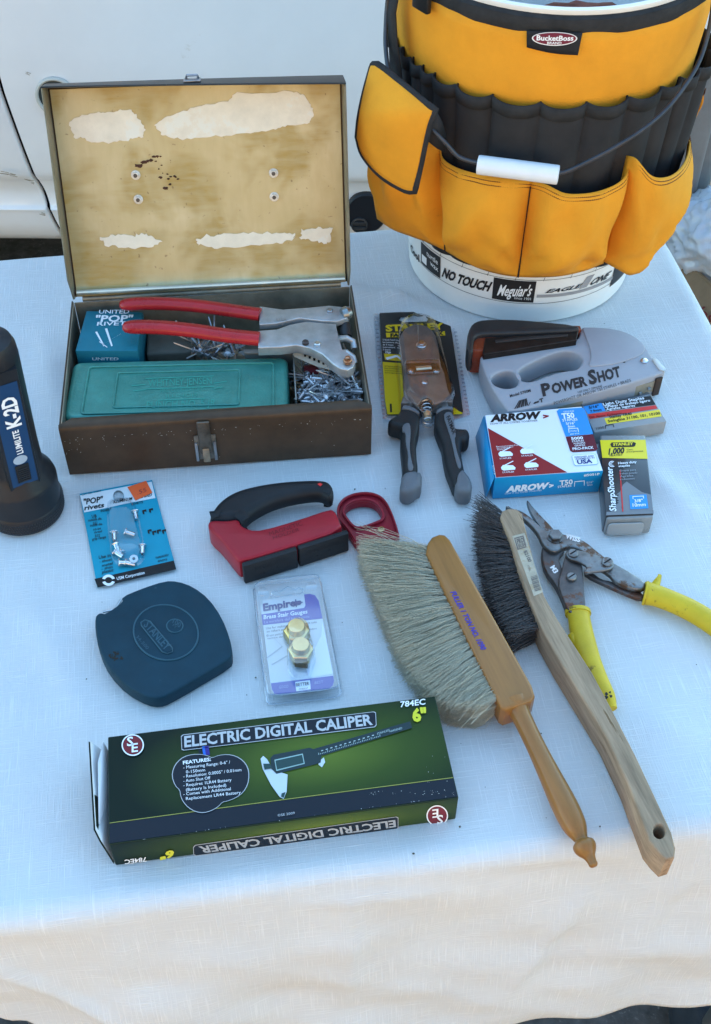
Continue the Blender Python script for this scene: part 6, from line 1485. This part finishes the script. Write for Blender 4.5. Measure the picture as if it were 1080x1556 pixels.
# ---------------- counter brush
WROT = pi/2-atan2(on(903, 1317).y-on(781, 1066).y, on(903, 1317).x-on(781, 1066).x)
cbm = mat('honey_wood', (.28, .118, .028), .34, 0, .2, 150, .03, 300, coat=.2, stretch=(1, .06, 1), rot=WROT, wear=(.17, .06, .015), wscale=170, wth=.68)
cbr = thing('counter_brush', base([(647, 830), (810, 1045), (900, 1315)], 0), 'counter brush with honey coloured turned handle and long pale bristles', 'brush')
bz = .034
blk = [(647, 840), (649, 825), (656, 815), (667, 810.5), (676, 811.5), (684, 819), (690, 830), (740, 918), (808, 1040), (813, 1056), (808, 1064), (768, 1078), (761, 1074), (755, 1062), (700, 950)]
plate('block', flat(blk, bz), .008, bz, cbm, cbr, .003, res=3)
h0, h1 = on(781, 1066, .024), on(903, 1317, .010); hd = h1-h0; hl_ = hd.length
hpx = [(0, .0118), (.04, .0112), (.07, .0085), (.16, .0078), (.3, .0078), (.45, .0087), (.6, .0100), (.7, .0102), (.78, .0090), (.835, .0060), (.85, .0055), (.86, .0070), (.872, .0086), (.895, .0088), (.92, .0072), (.945, .0046), (.97, .0036), (.99, .0034), (1.0, .0022)]
sp_ = spline([V((a*10, b*100, 0)) for a, b in hpx], 4)
MB().lathe([(max(.001, p.y/100), p.x/10*hl_) for p in sp_], h0, hd, 28).build('handle', cbm, cbr, angle=55)
k = MB(); k.text('FULLER 1 TON NO. 1090', (684, 900), (731, 988), (692, 899), TP(bz), .0004, .03); k.build('stamped_lettering', mat('purple_stamp', (.06, .04, .3), .5), cbr)
def strands(name, gen, r, m, par, seg=4, tip=.55):
    k = MB(); v = k.v; f = k.f
    for path in gen:
        n = len(path); b0 = len(v)
        t = (path[-1]-path[0]).normalized(); a = t.cross(Z).normalized(); b = a.cross(t)
        for i, p in enumerate(path):
            rr_ = r*(1-(1-tip)*i/(n-1))
            for q in range(3):
                an = 2*pi*q/3; v.append(p+a*(cos(an)*rr_)+b*(sin(an)*rr_))
        for i in range(n-1):
            for q in range(3): f.append((b0+i*3+q, b0+i*3+(q+1) % 3, b0+(i+1)*3+(q+1) % 3, b0+(i+1)*3+q))
    return tag(k.build(name, m, par, angle=180), kind='stuff')
def gen_soft():
    root_a, root_b = on(650, 838, .022), on(766, 1072, .02)
    tipl = spline([V((546, 838, 0)), V((551, 868, 0)), V((570, 920, 0)), V((592, 975, 0)), V((616, 1025, 0)), V((650, 1066, 0)), V((684, 1092, 0)), V((722, 1098, 0))], 8)
    tipw = [on(p.x, p.y, .010) for p in tipl]; n = len(tipw)-1
    nt_ = 24
    for ti in range(nt_):
        for row in range(4):
            for s in range(72):
                t = min(1, max(0, (ti+.5+random.gauss(0, .16))/nt_))
                zr = .010+row*.0062+random.gauss(0, .0011)
                r0_ = root_a.lerp(root_b, t)+V((0, 0, 0)); r0_.z = zr
                tt = min(.9999, max(0, t+random.gauss(0, .018)))*n; i = int(tt); tp = tipw[i].lerp(tipw[i+1], tt-i)
                tp = tp.copy(); tp.z = max(.0012, .003+row*.0085+random.gauss(0, .0035))
                L_ = tp-r0_; f = random.gauss(1, .03) if random.random() > .25 else random.uniform(.75, 1.0)
                tp = r0_+L_*f
                sag = .004*random.random()
                side = V((-L_.y, L_.x, 0)).normalized()*random.gauss(0, .0022)
                m1 = r0_+(tp-r0_)*.33+Z*(.002-sag*.3)+side*.4; m2 = r0_+(tp-r0_)*.7-Z*sag*.2+side
                tp.z = max(.001, tp.z-sag)
                yield [r0_, m1, m2, tp]
    for s in range(34):       # stray hairs
        t = random.choice((random.uniform(0, .08), random.uniform(.9, 1), random.random())); r0_ = root_a.lerp(root_b, t); r0_.z = random.uniform(.012, .034)
        tt = t*n*.9999; i = int(tt); tp = tipw[i].lerp(tipw[i+1], tt-i)+V((random.gauss(0, .006), random.gauss(0, .008)+(.007 if t < .1 else -.008 if t > .9 else 0), random.uniform(.004, .03)))
        mid = (r0_+tp)/2+V((random.gauss(0, .002), random.gauss(0, .004), .004)); yield [r0_, r0_.lerp(mid, .6), mid.lerp(tp, .4), tp]
hair = mat('pale_horsehair', (.56, .5, .37), .55, 0, .3, 900, spec=.35)
strands('bristles', gen_soft(), .00027, hair, cbr)
for t in range(24):
    pass
# ---------------- wire brush
wz = .031
wbr = thing('wire_brush', base([(760, 777), (1000, 1300)], 0), 'wire brush with bare pale wood handle and dark stiff bristles', 'brush')
raw = mat('raw_pale_wood', (.32, .215, .135), .8, 0, .4, 170, .3, 260, stretch=(1, .07, 1), rot=WROT, wear=(.17, .1, .05), wscale=230, wth=.62, spec=.2)
wo = [(760, 785), (763, 776), (772, 772.5), (785, 773), (793, 780), (800, 808), (812, 856), (827, 905), (845, 937), (865, 968), (900, 1022), (930, 1078), (967, 1150), (1003, 1227), (1020, 1264), (1026.5, 1288), (1025, 1302), (1012, 1306), (998, 1292), (987, 1278), (973, 1241), (953, 1188), (920, 1118), (880, 1052), (848, 1000), (824, 957), (806, 915), (790, 872), (775, 820)]
hole3 = flat([(1002+9.5*cos(2*pi*i/18), 1263+11*sin(2*pi*i/18)) for i in range(18)], wz)
wb_ = plate('handle', flat(wo, wz), .001, wz, raw, wbr, .0016, [hole3], res=2)
def gen_wire():
    ra, rb2 = on(768, 800, .016), on(820, 968, .016)
    tipl = spline([V((722, 778, 0)), V((722, 815, 0)), V((730, 865, 0)), V((742, 915, 0)), V((758, 955, 0)), V((776, 985, 0))], 8); tw_ = [on(p.x, p.y, .012) for p in tipl]; n = len(tw_)-1
    for ti in range(15):
        for row in range(4):
            for s in range(34):
                t = min(1, max(0, (ti+.5+random.gauss(0, .2))/15-.02)); r0_ = ra.lerp(rb2, t); r0_ = r0_ + (ra-rb2).normalized()*(.008*(1-t)); r0_.z = .0055+row*.0062+random.gauss(0, .0008)
                tt = min(.9999, max(0, t+random.gauss(0, .022)))*n; i = int(tt); tp = tw_[i].lerp(tw_[i+1], tt-i); tp = tp.copy(); tp.z = max(.001, .002+row*.0078+random.gauss(0, .0025))
                tp += V((random.gauss(0, .0014), random.gauss(0, .002), 0)); 
                if ti < 3: tp += V((random.gauss(.002, .003), random.uniform(0, .009), random.uniform(0, .004)))
                f = random.gauss(1, .05); tp = r0_+(tp-r0_)*f; tp.z = max(.001, tp.z)
                m1 = r0_.lerp(tp, .35)+V((0, random.gauss(0, .0006), .001)); m2 = r0_.lerp(tp, .7)+V((0, random.gauss(0, .0012), .0005)); yield [r0_, m1, m2, tp]
wire = mat('dark_wire_bristle', (.12, .105, .098), .45, .3, .4, 800)
strands('bristles', gen_wire(), .00034, wire, wbr)
P = TP(wz); k = MB()
k.px([(778, 815), (797, 810), (825, 900), (811, 906)], P, .0002); lab_ = k.build('paper_label', mat('worn_label', (.44, .36, .26), .7, 0, .18, 80, 0, wear=(.4, .29, .18), wscale=70, wth=.55), wbr)
k = MB(); k.grid([[onpl(x, y, P, .0005) for x, y in q] for q in ([(781, 818), (795, 814), (800, 832), (786, 836)], [(782.6, 819.2), (794, 816), (798.4, 831), (787.4, 834.2)])], True)
k.text('PRO', (786, 827), (796, 824), (784.6, 820), P, .0005, .04); k.text('BRUSH', (788, 833), (798, 830), (786.6, 828), P, .0005, .02); k.text('82100', (795, 838), (803, 855), (800, 836), P, .0005, .02); k.text('STEEL', (801, 860), (804, 869), (803.5, 859), P, .0005)
for i in range(12): k.px([(806+i*.55, 877+i*1.9), (816+i*.5, 874+i*1.9), (816.2+i*.5, 874.6+(i % 3)*.35+i*1.9), (806.2+i*.55, 877.6+(i % 3)*.35+i*1.9)], P, .0005)
k.build('lettering', mat('faded_print', (.17, .13, .11), .7), lab_)
k = MB(); q_ = on(824, 962, .02); k.poly([onpl(x, y, (on(832, 975, .016), (V((-1, -.35, .0))).normalized()), .004) for x, y in ((827, 955), (833, 966), (834, 968), (830, 963))]); 

# ---------------- yellow handled snips
ws = thing('aviation_snips', base([(830, 790), (980, 890), (900, 1000)], 0), 'old rust marked aviation snips with open yellow vinyl handles', 'snips')
old = mat('aged_tool_steel', (.2, .195, .19), .42, .85, .4, 45, .25, 260, wear=(.13, .075, .05), wscale=38, wth=.53)
old2 = mat('dark_tool_steel', (.12, .105, .1), .5, .8, .35, 50, .2, 260, wear=(.15, .07, .045), wscale=42, wth=.56)
yv = mat('yellow_vinyl', (.54, .37, .016), .42, 0, .15, 22, .15, 400, wear=(.22, .14, .015), wscale=40, wth=.6)
def zp(pts): return [(780+x/3.6, 750+y/3.6) for x, y in pts]
def piece(name, pts, z0, z1, m, bev=.0012, it=1): return plate(name, smooth(flat(zp(pts), z1), it), z0, z1, m, ws, bev)
piece('straight_blade', [(72, 34), (82, 38), (105, 70), (150, 120), (215, 185), (228, 210), (200, 225), (160, 200), (110, 130), (80, 70)], .006, .011, old, .001)
piece('lower_jaw', [(158, 285), (152, 340), (172, 420), (228, 490), (262, 560), (300, 655), (340, 655), (330, 560), (290, 470), (265, 400), (245, 350), (290, 300), (240, 250), (180, 250)], .003, .011, old2, .0015)
piece('hooked_blade', [(-40, 60), (0, 80), (40, 88), (90, 120), (135, 165), (190, 205), (230, 205), (300, 225), (350, 238), (400, 262), (450, 305), (520, 360), (610, 410), (722, 478), (722, 522), (640, 515), (560, 480), (520, 430), (430, 385), (370, 305), (320, 288), (270, 295), (235, 318), (190, 305), (155, 270), (135, 220), (95, 170), (40, 120), (-40, 75)], .009, .016, old, .0022)
piece('lower_arm_plate', [(285, 330), (300, 312), (330, 318), (375, 385), (380, 420), (388, 520), (397, 650), (330, 655), (302, 645), (265, 560), (243, 490), (262, 420)], .011, .0165, old2, .0012)
piece('under_arm', [(385, 415), (440, 435), (480, 468), (540, 478), (640, 520), (716, 545), (704, 582), (600, 540), (500, 495), (395, 445)], .004, .009, old2, .001)
piece('link_plate', [(283, 330), (292, 308), (322, 300), (400, 318), (440, 330), (500, 350), (545, 368), (552, 392), (535, 412), (490, 420), (440, 425), (395, 432), (385, 425), (408, 398), (360, 370), (310, 358)], .0165, .0205, old, .0012)
def bolt(c, r, z, h, hexd=False, slot=True):
    c = on(*zp([c])[0], z); kk = MB()
    if hexd: kk.lathe([(r*1.15, 0), (r*1.15, h*.25)], c, Z, 24); hexnut(c+Z*h*.2, Z, r*.95, h, mb=kk)
    else: kk.lathe([(r, 0), (r, h*.7), (r*.85, h)], c, Z, 24, True)
    o = kk.build('bolt', old, ws, angle=30)
    if slot and not hexd:
        d = V((.8, .6, 0)); n = V((-.6, .8, 0)); MB().box(c+Z*(h+.0001)-d*r*.8-n*r*.13, d*r*1.6, n*r*.26, Z*.0002).build('slot', vdark, o)
yv and bolt((228, 238), .0068, .016, .004, True); bolt((325, 330), .0048, .0205, .0022); bolt((512, 378), .0052, .0205, .0024); bolt((316, 462), .0046, .0165, .0032)
k = MB(); Pw = TP(.016)
(a, b, c) = zp([(282, 245), (362, 268), (288, 220)]); k.text('WISS', a, b, c, Pw, .0004, .04); k.build('raised_lettering', STEEL, ws)
Pw = TP(.011); (a, b, c) = zp([(200, 405), (225, 440), (222, 392)]); k = MB(); k.text('M3', a, b, c, Pw, .0004, .04); k.build('raised_lettering', STEEL, ws)
def vinyl(name, pts, radii, collar=True):
    p = spline([on(*zp([q[:2]])[0], q[2]) for q in pts], 6); n = len(p)
    return MB().tube(p, radii, 18, True, .78, Z).build(name, yv, ws, angle=60)
hr = vinyl('handle', [(718, 545, .0105), (740, 548, .0105), (800, 565, .0105), (900, 605, .0105), (1000, 655, .0105), (1090, 715, .0105), (1190, 800, .0105), (1270, 890, .0105)], [.0112, .0116, .0108, .0104, .0106, .0106, .01, .0092, .007])
plate('thumb_stop', smooth(flat(zp([(745, 500), (760, 478), (795, 440), (812, 442), (812, 462), (800, 510), (780, 530)]), .014), 1), .004, .0165, yv, hr, .004)
MB().tube([on(*zp([(716, 543)])[0], .0105), on(*zp([(728, 546)])[0], .0105)], .0122, 18, True, .78, Z).build('cuff', yv, hr)
hb = vinyl('handle', [(352, 645, .0105), (360, 690, .0105), (372, 760, .0105), (388, 830, .0105), (415, 915, .0105), (455, 1010, .0105), (500, 1100, .0105), (536, 1180, .0105)], [.0108, .0098, .0102, .0106, .0104, .0098, .009, .0082, .005])
plate('thumb_stop', smooth(flat(zp([(340, 720), (325, 745), (298, 764), (298, 778), (325, 830), (360, 850), (380, 780)]), .014), 1), .004, .0155, yv, hb, .0045)
MB().tube([on(*zp([(351, 643)])[0], .0105), on(*zp([(354, 662)])[0], .0105)], .0115, 18, True, .78, Z).build('cuff', yv, hb)
k = MB()
for i in range(9):
    x, y = zp([(520+random.uniform(-18, 20), 1095+random.uniform(-25, 25))])[0]; w = random.uniform(1, 3)
    k.px([(x+w*random.uniform(.5, 1.2)*cos(q*1.05), y+w*random.uniform(.5, 1.4)*sin(q*1.05)) for q in range(6)], TP(.0196), .0001*i)
k.build('tar_spot', BLACK, hb)

# ---------------- crumbs and lint on the cloth
cr = mat('dry_leaf_crumb', (.09, .085, .06), .9, 0, .3, 200)
def crumb():
    k = MB(); v = [V((random.uniform(-1, 1)*.0016, random.uniform(-1, 1)*.0008, random.uniform(0, .0008))) for _ in range(7)]
    k.add(v+[V((0, 0, .0012))], [(0, 1, 7), (1, 2, 7), (2, 3, 7), (3, 4, 7), (4, 5, 7), (5, 6, 7), (6, 0, 7)]); return k.build('crumb', cr)
crs = None
for x, y, s, lb in ((539, 744, 1.2, 'flat grey crumb between the toolbox and the red ring piece'), (585, 742, .8, 'pale crumb just above the red ring piece'), (699, 1257, 1.2, 'dark crumb touching the corner of the caliper carton'), (628, 1297, 1.3, 'brown crumb in front of the caliper carton'), (911, 1256, .9, 'dark crumb between the two brush handles'), (822, 1115, .8, 'dark crumb beside the thin neck of the turned brush handle'), (830, 1243, .5, 'tiny speck beside the bulge of the turned brush handle'), (388, 1030, 1.0, 'dark dash of lint between the tape measure and the gauge pack'), (375, 1056, .7, 'small lint speck by the lower corner of the gauge pack'), (520, 946, .6, 'tiny speck between the gauge pack and the pale bristles'), (857, 783, .6, 'tiny speck between the blue carton and the snips'), (131, 1032, .9, 'grey smudge of lint outside the tape measure'), (155, 915, .5, 'tiny speck between the rivet card and the tape measure'), (737, 1196, .5, 'tiny speck level with the end of the caliper carton'), (1058, 1010, .7, 'lone crumb below the yellow handle at the cloth edge'), (918, 492, .6, 'tiny speck above the grey staple gun'), (700, 1130, .5, 'tiny speck between the caliper carton and the brush neck')):
    if crs is None: crs = tag(crumb(), lb, 'crumb', 'specks of debris on the tablecloth'); o = crs
    else: o = crs.copy(); C.objects.link(o)
    o['label'] = lb
    o.location = on(x, y, .0006); o.rotation_euler = (0, 0, random.uniform(0, 6)); o.scale = (s, s, s)
